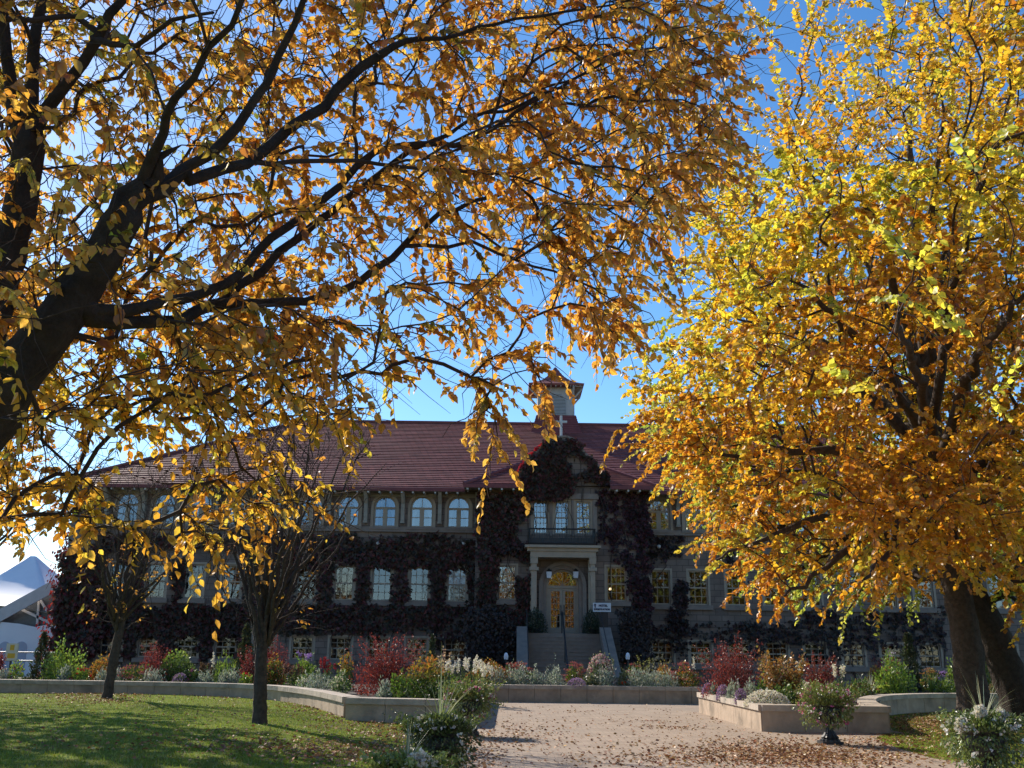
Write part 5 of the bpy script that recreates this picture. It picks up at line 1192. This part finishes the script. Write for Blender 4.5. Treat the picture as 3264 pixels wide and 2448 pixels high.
plant('silver', 'silver_plant', 'silver clump under the brown seed spikes', 656, 34.9, 50, 2140, group=GS)
plant('bush', 'lime_bush', 'upright lime green bush left of the nearer young tree', 716, 35.4, 64, 2088, SH, None, pal=LGRN, asp=.25, up=1.0, size=.12)
plant('snap', 'white_spire', 'thin stem of white flowers beside the lime bush', 678, 35.8, 16, 2068, FL, None, ns=2, fl_len=.3)
plant('silver', 'silver_plant', 'silver clump at the foot of the lime bush', 718, 34.6, 36, 2140, group=GS)
plant('silver', 'silver_plant', 'silver clump in front of the dark twisted conifer', 747, 34.6, 40, 2138, group=GS)
plant('conifer', 'dwarf_conifer', 'tall dark twisted conifer just left of the nearer young tree', 776, 36.4, 68, 1992, SH, GC)
plant('barberry', 'barberry_shrub', 'dull red barberry left of the nearer young tree trunk', 797, 35.4, 76, 2052, SH, GB, ns=14)
plant('bush', 'flowering_plant', 'low green plant with a crimson flower near the nearer young tree', 786, 34.3, 44, 2146, FL, None, pal=LGRN, fl=CRI, nf=8)
plant('barberry', 'barberry_shrub', 'tall red barberry directly right of the nearer young tree trunk', 880, 35.8, 92, 2018, SH, GB, ns=14)
plant('bush', 'orange_bush', 'rusty green bush right of the nearer young tree trunk', 872, 34.8, 74, 2096, SH, None, pal=ORA+GRN, size=.07)
plant('snap', 'seed_spike_plant', 'pinkish brown seed spikes below the purple phlox', 937, 33.8, 60, 2112, pal=[(.24,.13,.10), (.18,.10,.07)], ns=16)
plant('phlox', 'phlox', 'lime green phlox with purple heads left of the big barberry', 968, 34.6, 76, 2074, FL, None, fl=PUR, nh=4)
plant('bush', 'variegated_plant', 'white-edged leafy plant below the purple phlox', 972, 32.6, 46, 2146, pal=[(.5,.52,.42), (.12,.2,.05)])
plant('silver', 'silver_plant', 'wide pale silver mat on the curve of the left wall', 1014, 31.0, 92, 2148, group=GS)
plant('snap', 'red_salvia', 'dark crimson salvia spikes left of the big barberry', 1032, 33, 74, 2094, FL, None, pal=[(.26,.02,.03), (.34,.03,.03)], ns=12, fs=.045)
plant('bush', 'orange_bush', 'orange and green spirea at the left side of the big barberry', 1100, 31, 54, 2092, SH, None, pal=GRN, tops=ORA)
plant('bush', 'variegated_plant', 'white-flecked leafy plant in front of the big left barberry', 1088, 28.6, 58, 2142, pal=[(.45,.46,.36), (.10,.17,.05), (.10,.17,.05)])
plant('barberry', 'barberry_shrub', 'big wide red barberry with spiky crown left of the path', 1228, 28.2, 226, 2026, SH, GB, ns=70, lean=1.0)
plant('silver', 'silver_plant', 'small silver ball on the front corner of the left planter', 1228, 25.3, 42, 2168, group=GS)
plant('bush', 'leafy_plant', 'dark green glossy leaves at the front of the left planter', 1276, 25.4, 72, 2160, pal=GRN, size=.11)
plant('bush', 'spirea_bush', 'large green spirea topped with orange in the left planter', 1358, 26.2, 168, 2100, SH, None, pal=GRN, tops=ORA, size=.075)
plant('bush', 'leafy_plant', 'green leafy stems behind the left flower urn', 1436, 25.6, 70, 2146, pal=GRN, size=.1)
plant('conifer', 'dwarf_conifer', 'small dark stubby conifer behind the orange-topped spirea', 1374, 36.6, 40, 2026, SH, GC)
plant('spray', 'hydrangea', 'pale tan seed heads on stems behind the orange-topped spirea', 1415, 34, 44, 2072, pal=[(.5,.42,.26), (.4,.25,.18)], ns=9, size=.10)
for i, (x, tp, Y, lb) in enumerate(((1440,2104,33,'leftmost'), (1470,2098,33.6,'second from left'), (1503,2092,33.2,'middle'), (1532,2104,32.4,'second from right'), (1552,2116,31.4,'rightmost'))):
    plant('snap', 'snapdragon', f'white snapdragon clump behind the left urn, {lb} of five', x, Y, 40, tp, FL, 'white snapdragons', ns=7)
plant('snap', 'white_spire', 'single tall white flower on a thin stem left of the entrance steps', 1529, 36.4, 10, 2074, FL, None, ns=1, fl_len=.16)
plant('bush', 'orange_bush', 'row of low orange bushes behind the white snapdragons', 1560, 37.0, 130, 2110, SH, None, pal=ORA, size=.06)
# bed behind the far court wall
plant('silver', 'silver_plant', 'silver mound at the left end of the court wall', 1588, 36.4, 60, 2132, group=GS)
plant('silver', 'silver_plant', 'large silver mound in front of the left pink sedum', 1650, 36.5, 84, 2124, group=GS)
plant('sedum', 'sedum', 'wide pink sedum below the left side wall of the steps', 1656, 37.3, 92, 2110, FL, GD, heads=26)
plant('sedum', 'sedum', 'small pink sedum at the left end of the court bed', 1616, 37.4, 36, 2112, FL, GD, heads=9)
plant('silver', 'silver_plant', 'silver mound with a tall shoot below the left half of the steps', 1710, 36.6, 54, 2138, group=GS, spike=1)
plant('silver', 'silver_plant', 'silver mound with one shoot below the centre handrail', 1764, 36.4, 76, 2130, group=GS, spike=1)
plant('sedum', 'sedum', 'pink sedum beside the pale flower mound, in front of the steps', 1832, 37.2, 68, 2110, FL, GD, heads=18)
plant('mat', 'alyssum', 'lilac alyssum spilling over the middle of the court wall', 1838, 35.75, 58, 2162, FL, GA, base=.5, nf=320)
plant('bush', 'flower_mound', 'rounded mound of white and pink flowers right of the steps', 1914, 36.9, 92, 2086, FL, None, pal=GRY, fl=[(.75,.62,.55), (.72,.66,.58), (.62,.25,.36)], nf=520, fs=.05)
plant('bush', 'leafy_plant', 'grey-green foliage in front of the pale flower mound', 1882, 36.2, 56, 2144, pal=GRY)
plant('silver', 'silver_plant', 'silver mound at the right foot of the pale flower mound', 1932, 36.2, 68, 2130, group=GS)
plant('bush', 'poppy', 'low grey-green plant with one orange-red poppy on the court wall', 1986, 36.2, 34, 2136, FL, None, pal=GRY, fl=[(.75,.08,.02)], nf=3, fs=.12)
plant('sedum', 'sedum', 'pink sedum right of the orange-red poppy', 2020, 37.2, 50, 2108, FL, GD, heads=12)
plant('silver', 'silver_plant', 'silver mound right of the poppy, left part of a long drift', 2026, 36.3, 80, 2134, group=GS)
plant('silver', 'silver_plant', 'silver mound at the middle of the long drift on the court wall', 2082, 36.2, 86, 2136, group=GS)
plant('silver', 'silver_plant', 'silver mound at the right end of the long drift on the court wall', 2132, 36.0, 70, 2142, group=GS)
plant('spray', 'wispy_plant', 'wispy yellow-green plant standing above the silver drift', 2060, 37.4, 58, 2092, pal=[(.26,.28,.08), (.34,.32,.1)], ns=20, size=.05)
plant('sedum', 'sedum', 'brick-pink sedum with orange leaves left of the right barberry', 2180, 36.4, 100, 2110, FL, GD, heads=26, green=ORA+GRN)
plant('bush', 'orange_bush', 'small orange bush behind the silver drift', 2115, 38, 60, 2118, SH, None, pal=ORA)
plant('snap', 'white_spire', 'white flower spire just left of the right barberry', 2217, 36.6, 18, 2094, FL, None, ns=2)
# right planter
plant('barberry', 'barberry_shrub', 'big rounded red barberry at the head of the right planter', 2334, 29.0, 204, 2030, SH, GB, ns=46, lean=1.0)
plant('mat', 'alyssum', 'lilac alyssum at the far end of the sunlit planter wall', 2258, 29.4, 42, 2180, FL, GA)
plant('silver', 'silver_plant', 'tiny silver tuft beside the far lilac alyssum', 2274, 28.8, 26, 2186, group=GS)
plant('mat', 'alyssum', 'lilac alyssum in the middle of the sunlit planter wall', 2303, 27.2, 40, 2184, FL, GA)
plant('silver', 'silver_plant', 'silver plant between two lilac alyssums on the right planter', 2335, 26.4, 44, 2170, group=GS)
plant('mat', 'alyssum', 'lilac alyssum nearest to the white alyssum mat', 2358, 25.2, 36, 2196, FL, GA)
plant('silver', 'silver_plant', 'upright silver plant behind the white alyssum mat', 2390, 25.6, 44, 2168, group=GS)
plant('bush', 'leafy_plant', 'feathery green plant left of the tan shrub', 2428, 25.3, 40, 2166, pal=GRN)
plant('mat', 'white_alyssum', 'cream-white alyssum mat on the near corner of the right planter', 2440, 24.1, 130, 2202, FL, None, pal=WHT, nf=700, fs=.045)
plant('spray', 'tan_shrub', 'tan and orange leafed shrub in the right planter', 2484, 25.8, 140, 2082, SH, None, pal=TAN+ORA[:1], ns=60, k=34, size=.095, under=GRN+ORA)
plant('bush', 'leafy_plant', 'green foliage under the tan shrub', 2500, 24.6, 78, 2184, pal=GRN)
plant('barberry', 'barberry_shrub', 'loose red barberry right of the tan shrub', 2612, 28.0, 140, 2080, SH, GB, ns=36, pal=RED+[(.2,.08,.04)])
plant('snap', 'snapdragon', 'white snapdragon spires right of the loose barberry', 2671, 25.6, 36, 2116, FL, 'white snapdragons', ns=5)
plant('snap', 'snapdragon', 'single white snapdragon in front of the loose barberry', 2578, 24.2, 22, 2172, FL, 'white snapdragons', ns=3)
plant('snap', 'snapdragon', 'white snapdragon beside the top of the tan shrub', 2551, 26.4, 20, 2104, FL, 'white snapdragons', ns=2)
plant('bush', 'leafy_plant', 'green foliage under the white snapdragon spires', 2660, 24.4, 70, 2180, pal=GRN)
# bed behind the right curved wall
plant('bush', 'leafy_plant', 'low green plants on the curve of the right wall', 2738, 30.6, 84, 2164, pal=GRN+[(.2,.13,.04)])
plant('blades', 'grass_tuft', 'pale grass tuft on the right curved wall', 2768, 33.4, 40, 2146, 'grass', None, pal=[(.4,.42,.3)], n=50)
plant('bush', 'lime_bush', 'large lime green bush right of the right planter', 2850, 34.4, 118, 2098, SH, None, pal=LGRN, size=.1, fl=[(.3,.12,.08)], nf=24)
plant('phlox', 'phlox', 'tall phlox with one pale lilac head above the lime bush', 2840, 35, 24, 2066, FL, None, fl=[(.62,.52,.66)], nh=1)
plant('bush', 'orange_bush', 'orange bush at the left side of the large lime bush', 2788, 35.2, 60, 2130, SH, None, pal=ORA)
plant('barberry', 'barberry_shrub', 'small red barberry peeping over the large lime bush', 2808, 36.8, 62, 2086, SH, GB, ns=16)
plant('conifer', 'dwarf_conifer', 'tall dark conifer right of the lilac phlox head', 2904, 37, 74, 2022, SH, GC)
plant('sedum', 'sedum', 'orange-brown flat-headed sedum near the big elm trunk', 2968, 36, 62, 2122, FL, GD, pal=[(.42,.22,.07)], heads=14)
plant('mat', 'aster', 'purple aster mound left of the big elm trunk', 3008, 36.6, 60, 2140, FL, None, pal=PUR, nf=240)
plant('blades', 'iris', 'sword-leaved green iris left of the big elm trunk', 2964, 34.8, 34, 2150, pal=LGRN, n=40, spread=.35, droop=.1)
plant('bush', 'leafy_plant', 'low green plants along the wall top beside the big elm trunk', 3014, 34.4, 76, 2168, pal=GRN+LGRN)
plant('bush', 'yellow_bush', 'yellow-green upright bush at the left edge of the big elm trunk', 3038, 36.4, 44, 2108, SH, None, pal=LGRN, size=.1)
plant('bush', 'yellow_bush', 'olive yellow bush seen between the two right trunks', 3142, 39, 70, 2062, SH, None, pal=[(.35,.34,.07), (.25,.27,.06)], size=.12)
plant('bush', 'leafy_plant', 'low brownish plants on the wall between the two right trunks', 3175, 34.6, 60, 2172, pal=[(.22,.17,.08), (.1,.12,.04)])
# clipped shrubs beside the doors
for px, lb in ((1709, 'left'), (1888, 'right')):
    x = at(px, 1990, YO-.1); rg = np.random.default_rng(px); r = .52; root = empty('door_shrub', (float(x[0]), YO-.15, float(dz0))); tag(root, f'dark clipped shrub standing {lb} of the entrance doors at the top of the steps', SH, 'shrubs at the doors')
    V, fs, C = blob(rg, 2200, r, 1.1, .07, [(.03,.05,.02), (.04,.06,.025)], T4, lump=.1); link('foliage', mesh_np('foliage', V, fs, C), MT['leafg'], root)
    MB().lathe([(.2, 0), (.26, .18), (.28, .2), (.1, .21)], 14).build('pot', MT['iron'], root)

# ------------------------------------------------------------------ urns and what grows in them
def urn(label, px, Y, x=None, s=1.0):
    c = at(px, 2300, Y); 
    root = empty('garden_urn', (float(c[0]), Y, 0)); tag(root, label, 'urn', 'black garden urns'); m = MB()
    m.box(-.20*s, .20*s, -.20*s, .20*s, 0, .05*s); m.lathe([(r*s, z*s) for r, z in ((.185,.052),(.185,.08),(.15,.10),(.165,.125),(.12,.17),(.075,.25),(.062,.31),(.085,.34),(.06,.36))], 28, flute=.05)
    m.build('pedestal', MT['iron'], root)
    m = MB(); m.lathe([(r*s, z*s) for r, z in ((.06,.362),(.15,.39),(.22,.45),(.25,.54),(.25,.62),(.24,.66),(.30,.70),(.31,.725),(.28,.73),(.24,.69))], 28, flute=.035); m.build('bowl', MT['iron'], root, smooth=False)
    return root, c
def urn_plant(label, c, r, h, pal, fl, z=.70, skirt=.38, nf=60, spikes=0, sl=1.0, seed=1, fs=.045, n=2600, spcol=None, spread=.75, big=None):
    rg = np.random.default_rng(seed); root = empty('urn_plant', (float(c[0]), float(c[1]), z)); tag(root, label, 'plant', 'plants in the urns')
    p = [blob(rg, n, r, h, .052, pal, T6, asp=.4, lump=.25, edge=.45)]
    v, f, cc = blob(rg, int(n*.7), r*1.02, skirt, .052, pal, T6, asp=.4, lump=.3, edge=.3); v = v*np.array([1, 1, -1]); p.append((v, f, cc))
    st, lf = shoots(rg, 60, r*1.08, h*1.12, .045, pal, 20, 1.0, .8); p.append(lf)
    V, fs_, C = join(p); link('foliage', mesh_np('foliage', V, fs_, C), MT['leafg'], root)
    P = np.concatenate([dome(rg, nf, r*1.02, h), dome(rg, nf//2, r*1.05, h)*np.array([1, 1, -skirt/h])]); F_ = [dots(rg, P, fs, fl, 4)]
    for (dx, dy, dz, rr) in (big or []): q = rdir(170, rg)*rr*rg.random((170, 1))**.3+np.array([dx, dy, dz]); F_.append(dots(rg, q, .036, WHT, 3))
    V, fs_, C = join(F_); link('flowers', mesh_np('flowers', V, fs_, C), MT['petal'], root)
    if spikes: V, fs_, C = blades(rg, spikes, sl, .0055, spread, spcol or [(.30,.34,.18), (.22,.28,.12), (.42,.44,.32)], .45, h*.5, 9); link('spike_leaves', mesh_np('spike_leaves', V, fs_, C), MT['leafg'], root)
    return root
URNG = [(.16,.22,.05), (.20,.25,.07), (.12,.18,.04), (.24,.22,.08)]
u, c = urn('black fluted urn at the left edge of the path in front of the planter', 1497, 20.8)
urn_plant('bushy green plant overflowing the left urn at the planter', c, .55, .36, URNG, [(.7,.62,.62), (.55,.12,.28)], seed=1, nf=50)
u, c = urn('black fluted urn on a pedestal at the right edge of the path', 2642, 20.0)
urn_plant('trailing green plant with pink flowers in the right urn', c, .55, .42, URNG, [(.6,.18,.36), (.72,.66,.68), (.55,.10,.28)], seed=2, nf=60)
u, c = urn('urn hidden under dark foliage at the lower middle of the photo', 1405, 13.2, s=.86)
urn_plant('dark leafy urn plant with long arching grass spikes left of the path', c, .43, .22, [(.09,.13,.03), (.13,.17,.05), (.06,.09,.025)], [(.7,.68,.66)], seed=3, nf=40, spikes=34, sl=1.0, spread=1.0, skirt=.58, n=3600, z=.61, spcol=[(.24,.29,.12), (.18,.24,.09), (.40,.42,.30)])
u, c = urn('urn nearest the viewer at the bottom edge left of the path', 1300, 9.4, s=.8)
urn_plant('nearest urn plant with white flower heads and upright grass spikes', c, .33, .13, [(.16,.22,.05), (.22,.28,.08)], [(.8,.78,.7)], seed=4, nf=20, spikes=26, sl=.5, spread=.9, skirt=.45, big=[(.12,-.12,.08,.09), (.2,-.05,.06,.06)], n=1500, z=.57, spcol=[(.20,.26,.10), (.16,.22,.08), (.36,.38,.27)])
u, c = urn('urn at the bottom right corner in front of the big elm trunk', 3135, 13.4)
urn_plant('green urn plant with white blooms and a fan of spikes at lower right', c, .50, .22, [(.15,.20,.05), (.20,.26,.08), (.10,.15,.04)], [(.78,.76,.72)], seed=5, nf=60, spikes=28, sl=.72, spread=.9, skirt=.6, big=[(-.12,-.2,.26,.07), (-.38,-.2,.1,.08), (.2,-.1,.22,.06)], n=3200)

# ------------------------------------------------------------------ tent, railing, board
def marquee():
    Yt = 62.0; c = at(106, 1773, Yt); zp = c[2]; S = 7.2; ze_ = at(60, 1935, Yt)[2]-1.0
    root = empty('marquee_tent', (float(c[0]), Yt, 0)); tag(root, 'white peaked marquee tent with arched front left of the hotel', 'tent')
    V, Fq, n, m = [], [], 28, 12
    for k in range(m+1):
        u = k/m; h = S*(.02+.98*u); z = ze_+(zp-ze_)*((1-u)**1.75)
        for i in range(n*4//4):
            t = 4*i/n; s = int(t) % 4; f = t-int(t); cs = [(-1,-1),(1,-1),(1,1),(-1,1)]; a, b = cs[s], cs[(s+1) % 4]
            e = 1-.06*u*math.sin(f*math.pi); arch = .9*u**3*math.sin(f*math.pi)*(1 if s in (0, 2) else .4)
            V.append(((a[0]+(b[0]-a[0])*f)*h*e, (a[1]+(b[1]-a[1])*f)*h*e, z+arch))
    i = np.arange(m)[:, None]*n; j = np.arange(n)[None]; Fq = np.stack([i+j, i+(j+1) % n, i+n+(j+1) % n, i+n+j], -1).reshape(-1, 4)
    o = link('canopy', mesh_np('canopy', np.array(V), [Fq], smooth=True), MT['tent'], root)
    fr = MB()
    g = lambda px, py: (at(px, py, Yt-S-.05)[0]-c[0], at(px, py, Yt-S-.05)[2])
    def beam(a, b, w, y0=-S-.12, y1=-S-.02):
        (xa, zA), (xb, zB) = g(*a), g(*b); d = np.array([xb-xa, zB-zA]); d /= np.linalg.norm(d); nn = np.array([-d[1], d[0]])*w
        fr.prism([(xa+nn[0], zA+nn[1]), (xb+nn[0], zB+nn[1]), (xb-nn[0], zB-nn[1]), (xa-nn[0], zA-nn[1])], y0, y1)
    beam((-60,1995), (180,1864), .32); beam((180,1866), (400,1985), .32, -S-.13, -S-.03)
    for a, b, w in (((60,1942),(150,1985),.07), ((118,1912),(158,1975),.06), ((114,1910),(108,1992),.06)): beam(a, b, w, -S+.3, -S+.4)
    fr.build('frame', MT['white'], root)
    gb = MB(); gb.prism([g(-60,1995), g(175,1872), g(400,1985), g(400,2000), g(-60,2005)], -S+.5, -S+.55); gb.build('gable_shade', MT['tentdark'], root)  # dark sheet painted in for the shaded interior under the front gable
    wl_ = MB(); q = [(-70,1985),(0,1982),(60,1988),(110,1998),(160,1990),(260,1992),(400,1995)]; x0 = [g(*p) for p in q]; wl_.prism(x0+[(x0[-1][0], -.1), (x0[0][0], -.1)], -S-.01, -S+.05)
    wl_.build('side_wall', MT['tent'], root)
    for px in (12, 64, 200):
        w = MB(); (xa, z0), (xb, z1) = g(px-24, 2110), g(px+24, 2045); K = 10; r = (xb-xa)/2; xc = (xa+xb)/2
        w.prism([(xa, 0.2), (xb, 0.2)]+[(xc+r*math.cos(math.pi*k/K), z1-r+r*math.sin(math.pi*k/K)) for k in range(K+1)], -S-.03, -S-.013); w.build('arched_window', M('clear_tent_panel', (.42,.46,.55), (.36,.4,.5), 1, rough=.2), root)
    for sx in (-1, 1):
        for sy in (-1, 1): MB().bar((sx*S*.97, sy*S*.97, 0), (sx*S*.97, sy*S*.97, ze_+.1), .07, 8).build('pole', MT['white'], root)
marquee()
rr = empty('metal_railing', (float(at(60, 2100, 43)[0]), 43, 0)); tag(rr, 'thin grey metal railing in front of the white tent', 'railing'); m = MB(); zt1_ = at(60, 2079, 43)[2]; zt2_ = at(60, 2106, 43)[2]
for z in (zt1_, zt2_): m.bar((-3, 0, z), (1.5, 0, z), .03, 8)
m.build('rail', MT['steel'], rr)
for x in (-2.9, -1.3, -.35, .85, 1.45): MB().bar((x, .001, 0), (x, .001, zt1_+.02), .03, 8).build('post', MT['iron'], rr)
bx = at(38, 2080, 42.4); sbd = empty('notice_board', (float(bx[0]), 42.4, 0)); tag(sbd, 'cream notice board with yellow print on the railing by the tent', 'sign')
z0_, z1_ = at(38, 2106, 42.4)[2], at(38, 2051, 42.4)[2]; MB().box(-.25, .25, -.03, .03, z0_, z1_).build('panel', MT['board'], sbd)
MB().box(-.09, .09, -.036, -.031, z1_-.28, z1_-.06).box(-.16, .16, -.036, -.031, z0_+.1, z0_+.3).build('print', MT['yellow'], sbd); MB().bar((0, .05, 0), (0, .05, z1_-.1), .03, 6).build('post', MT['iron'], sbd)
# path lights in the beds by the steps
for px, lb in ((1613, 'left'), (2001, 'right')):
    p = at(px, 2092, 41.0); l = empty('garden_light', (float(p[0]), 41.0, 0)); tag(l, f'small white garden light on a post {lb} of the entrance steps', 'light', 'garden lights'); MB().bar((0, 0, 0), (0, 0, p[2]-.1), .025, 6).build('post', MT['iron'], l)
    MB().lathe([(.08, -.12), (.09, .02), (.06, .12), (.01, .15)], 10).build('lamp_shade', MT['lantern'], l, (0, 0, float(p[2])))

# ------------------------------------------------------------------ far hill with its conifers
def hill():
    rg = np.random.default_rng(3); xs = np.linspace(-330, 330, 70); ys = np.linspace(300, 520, 18); V = []
    for y in ys:
        for x in xs: e = (y-300)/220; V.append((x, y, -1+(16+4*math.sin(x*.018)+3*math.sin(x*.05+1))*math.sin(min(1, e*1.3)*1.57)))
    i = np.arange(17)[:, None]*70; j = np.arange(69)[None]; f = np.stack([i+j, i+j+1, i+71+j, i+70+j], -1).reshape(-1, 4); V = np.array(V)
    tag(link('hill', mesh_np('hill', V, [f], smooth=True), M('hill_ground', (.05,.065,.04), (.035,.05,.03), .1)), kind='structure')
    parts = []; k = 2600; x = rg.uniform(-325, 325, k); y = rg.uniform(302, 500, k); e = (y-300)/220; z = -1+(16+4*np.sin(x*.018)+3*np.sin(x*.05+1))*np.sin(np.minimum(1, e*1.3)*1.57); h = rg.uniform(5, 13, k)
    for t in range(4):
        for a in range(5):
            az = a*1.2566+t*.6+rg.uniform(0, 1, k); P = np.stack([x, y, z+h*(.1+.22*t)], 1); ax = np.stack([np.cos(az)*.35*(1-t*.18), np.sin(az)*.35*(1-t*.18), np.full(k, .75)], 1)
            C = pick([(.030,.048,.034), (.04,.06,.038), (.022,.036,.026)], k, None, .2, rg); parts.append(leaves(P+np.stack([np.cos(az), np.sin(az), 0*az], 1)*(h*.12*(1-t*.2))[:, None], ax*np.array([-1, -1, 1]), np.stack([np.cos(az), np.sin(az), az*0+.3], 1), h*.42, h*.16, C, T4))
    V, fs, C = join(parts); tag(link('conifer_forest', mesh_np('conifer_forest', V, fs, C), MT['ivy']), 'distant dark conifer forest covering the hill behind the tent', 'forest', None, 'stuff')
hill()

# ------------------------------------------------------------------ trees standing behind the viewer, seen only in the window glass
for i, (x, y, rz, s) in enumerate(((19, -22, 2.2, .95), (6.5, -27, .8, 1.0), (33, -24, 1.4, 1.0))):
    r = empty('elm_tree', (x, y, 0)); tag(r, f'golden elm behind the viewer, {("middle","leftmost","rightmost")[i]} of three reflected in the windows', 'tree', 'elms reflected in the windows'); r.rotation_euler = (0, 0, rz); r.scale = (s, s, s*.92)
    for ch in elm_r.children:
        o = ch.copy(); COL.objects.link(o); o.parent = r

# ------------------------------------------------------------------ fallen leaves and grass
def litter():
    rg = np.random.default_rng(77); P = []
    def blobp(px, py, rx, ry, n, g=True): 
        n = int(n*1.3)
        q = rg.normal(0, .55, (n, 2))*np.array([rx, ry])+np.array([px, py]) if g else rg.uniform(-1, 1, (n, 2))*np.array([rx, ry])+np.array([px, py])
        for x, y in q:
            if y < 2145: continue
            p = gnd(x, y)
            if 3 < p[1] < 35.2: P.append(p)
    blobp(300, 2228, 190, 26, 1300); blobp(330, 2255, 140, 14, 260); blobp(560, 2218, 380, 12, 260); blobp(860, 2235, 330, 14, 650); blobp(1060, 2262, 150, 26, 1100); blobp(1150, 2300, 160, 30, 700); blobp(1300, 2330, 200, 50, 1100)
    blobp(1150, 2410, 260, 40, 900); blobp(850, 2400, 420, 50, 700); blobp(700, 2330, 700, 90, 800, False); blobp(1480, 2400, 120, 60, 600)
    blobp(1650, 2345, 170, 40, 380); blobp(2050, 2330, 520, 110, 1100, False); blobp(2330, 2280, 60, 16, 800); blobp(2260, 2268, 40, 8, 150); blobp(2480, 2390, 300, 36, 1700); blobp(2650, 2420, 340, 34, 1500); blobp(2250, 2420, 420, 40, 800); blobp(2150, 2320, 150, 8, 120); blobp(2060, 2300, 130, 5, 60)
    blobp(2950, 2300, 160, 40, 2600); blobp(3150, 2330, 160, 60, 1800); blobp(2880, 2360, 160, 30, 500); blobp(1840, 2270, 80, 4, 40)
    P = np.array(P); m = np.ones(len(P), bool)
    m &= ~((P[:, 0] > -3.9) & (P[:, 0] < -.8) & (P[:, 1] > 23.2)); m &= ~((P[:, 0] > 5.6) & (P[:, 0] < 9) & (P[:, 1] > 22.9)); m &= ~((P[:, 0] < -3.9) & (P[:, 1] > np.interp(P[:, 0], [-42,-13,-9.5,-7.6,-6.4,-5.4,-4.5,-3.9], [35,33.9,33.2,31.8,30,28,25.8,24.3]))); m &= ~((P[:, 0] > 8.6) & (P[:, 1] > np.interp(P[:, 0], [8.6,8.95,9.6,10.6,11.9,13.5,16,45], [23,24.3,26.4,28.8,30.8,32.2,33,34.3])))
    P = P[m]; n = len(P); P[:, 2] = np.where(P[:, 0] < -1.2, lawn_z(P[:, 0], P[:, 1])+.028, .004)+rg.random(n)*.012
    L = .060*rg.uniform(.5, 1.35, n); nm = np.array([0, 0, 1.])+rg.normal(0, .42, (n, 3)); az = rg.uniform(0, 6.28, n); ax = np.stack([np.cos(az), np.sin(az), rg.normal(0, .25, n)], 1)
    V, fs, C = leaves(P, ax, nm, L, L*.62, pick([(.34,.16,.07), (.42,.24,.10), (.25,.10,.045), (.46,.30,.15), (.18,.075,.04)], n, None, .22, rg), T6)
    tag(link('fallen_leaves', mesh_np('fallen_leaves', V, fs, C), MT['litter']), 'brown fallen leaves scattered over the lawn and the paved path', 'fallen leaves', None, 'stuff')
litter()
def grass():
    rg = np.random.default_rng(78); n = 150000; y = 10.5+25*rg.random(n)**1.25; x = rg.uniform(-1, 1, n)*.62*y; keep = ((x < -1.25) & (y < np.interp(x, [-42,-13,-9.5,-7.6,-6.4,-5.4,-4.5,-3.9,-3.8,-1], [35,33.9,33.2,31.8,30,28,25.8,24.3,23.6,23.2]))) | ((x > 7.75) & (y < np.interp(x, [7.7,8.6,8.95,9.6,10.6,11.9,13.5,16,45], [21.6,23,24.3,26.4,28.8,30.8,32.2,33,34.3])) & (y > 16+0*x))
    x, y = x[keep], y[keep]; n = len(x); z = np.where(x < 0, lawn_z(x, y), -.004)
    C = pick([(.21,.275,.018), (.15,.225,.015), (.25,.28,.025), (.27,.22,.06)], n, [40, 34, 18, 8], .18, rg); pt = vnoise(x, y, .35, 21)[:, None]; C = C*(.75+.5*pt)
    L = .045*rg.uniform(.6, 1.4, n); V, fs, C = leaves(np.stack([x, y, z-.004], 1), np.array([0, 0, 1.])+rg.normal(0, .45, (n, 3)), rdir(n, rg), L, L*.16, C, (np.array([(-.5,0,0),(.5,0,0),(0,1,.1)]), [np.array([(0,1,2)])]))
    tag(link('grass', mesh_np('grass', V, fs, C), MT['leafg']), 'short green lawn grass with worn brownish patches', 'grass', None, 'stuff')
grass()

def treeline():
    rg = np.random.default_rng(91); n = 16000; x = rg.uniform(-75, 85, n); top = np.where(x < -4, 7.0, 8+3*vnoise(x, 0*x, .12, 2))+2*vnoise(x, 0*x, .5, 3); z = top*rg.random(n)**.8; y = -46+rg.normal(0, 2.2, n); P = np.stack([x, y, z], 1)
    pal = np.where(vnoise(x, z*.6, .14, 5)[:, None] > .5, pick([(.40,.22,.04), (.34,.16,.03)], n, None, .25, rg), pick([(.14,.16,.04), (.22,.20,.05), (.08,.11,.03)], n, None, .25, rg))
    L = .62*rg.uniform(.6, 1.3, n); V, fs, C = leaves(P, rdir(n, rg), rdir(n, rg)+np.array([0, .8, .3]), L, L*.8, pal, T4)
    tag(link('woodland', mesh_np('woodland', V, fs, C), MT['leaf']), 'autumn woodland far behind the viewer that the window glass reflects', 'woodland', None, 'stuff')
treeline()
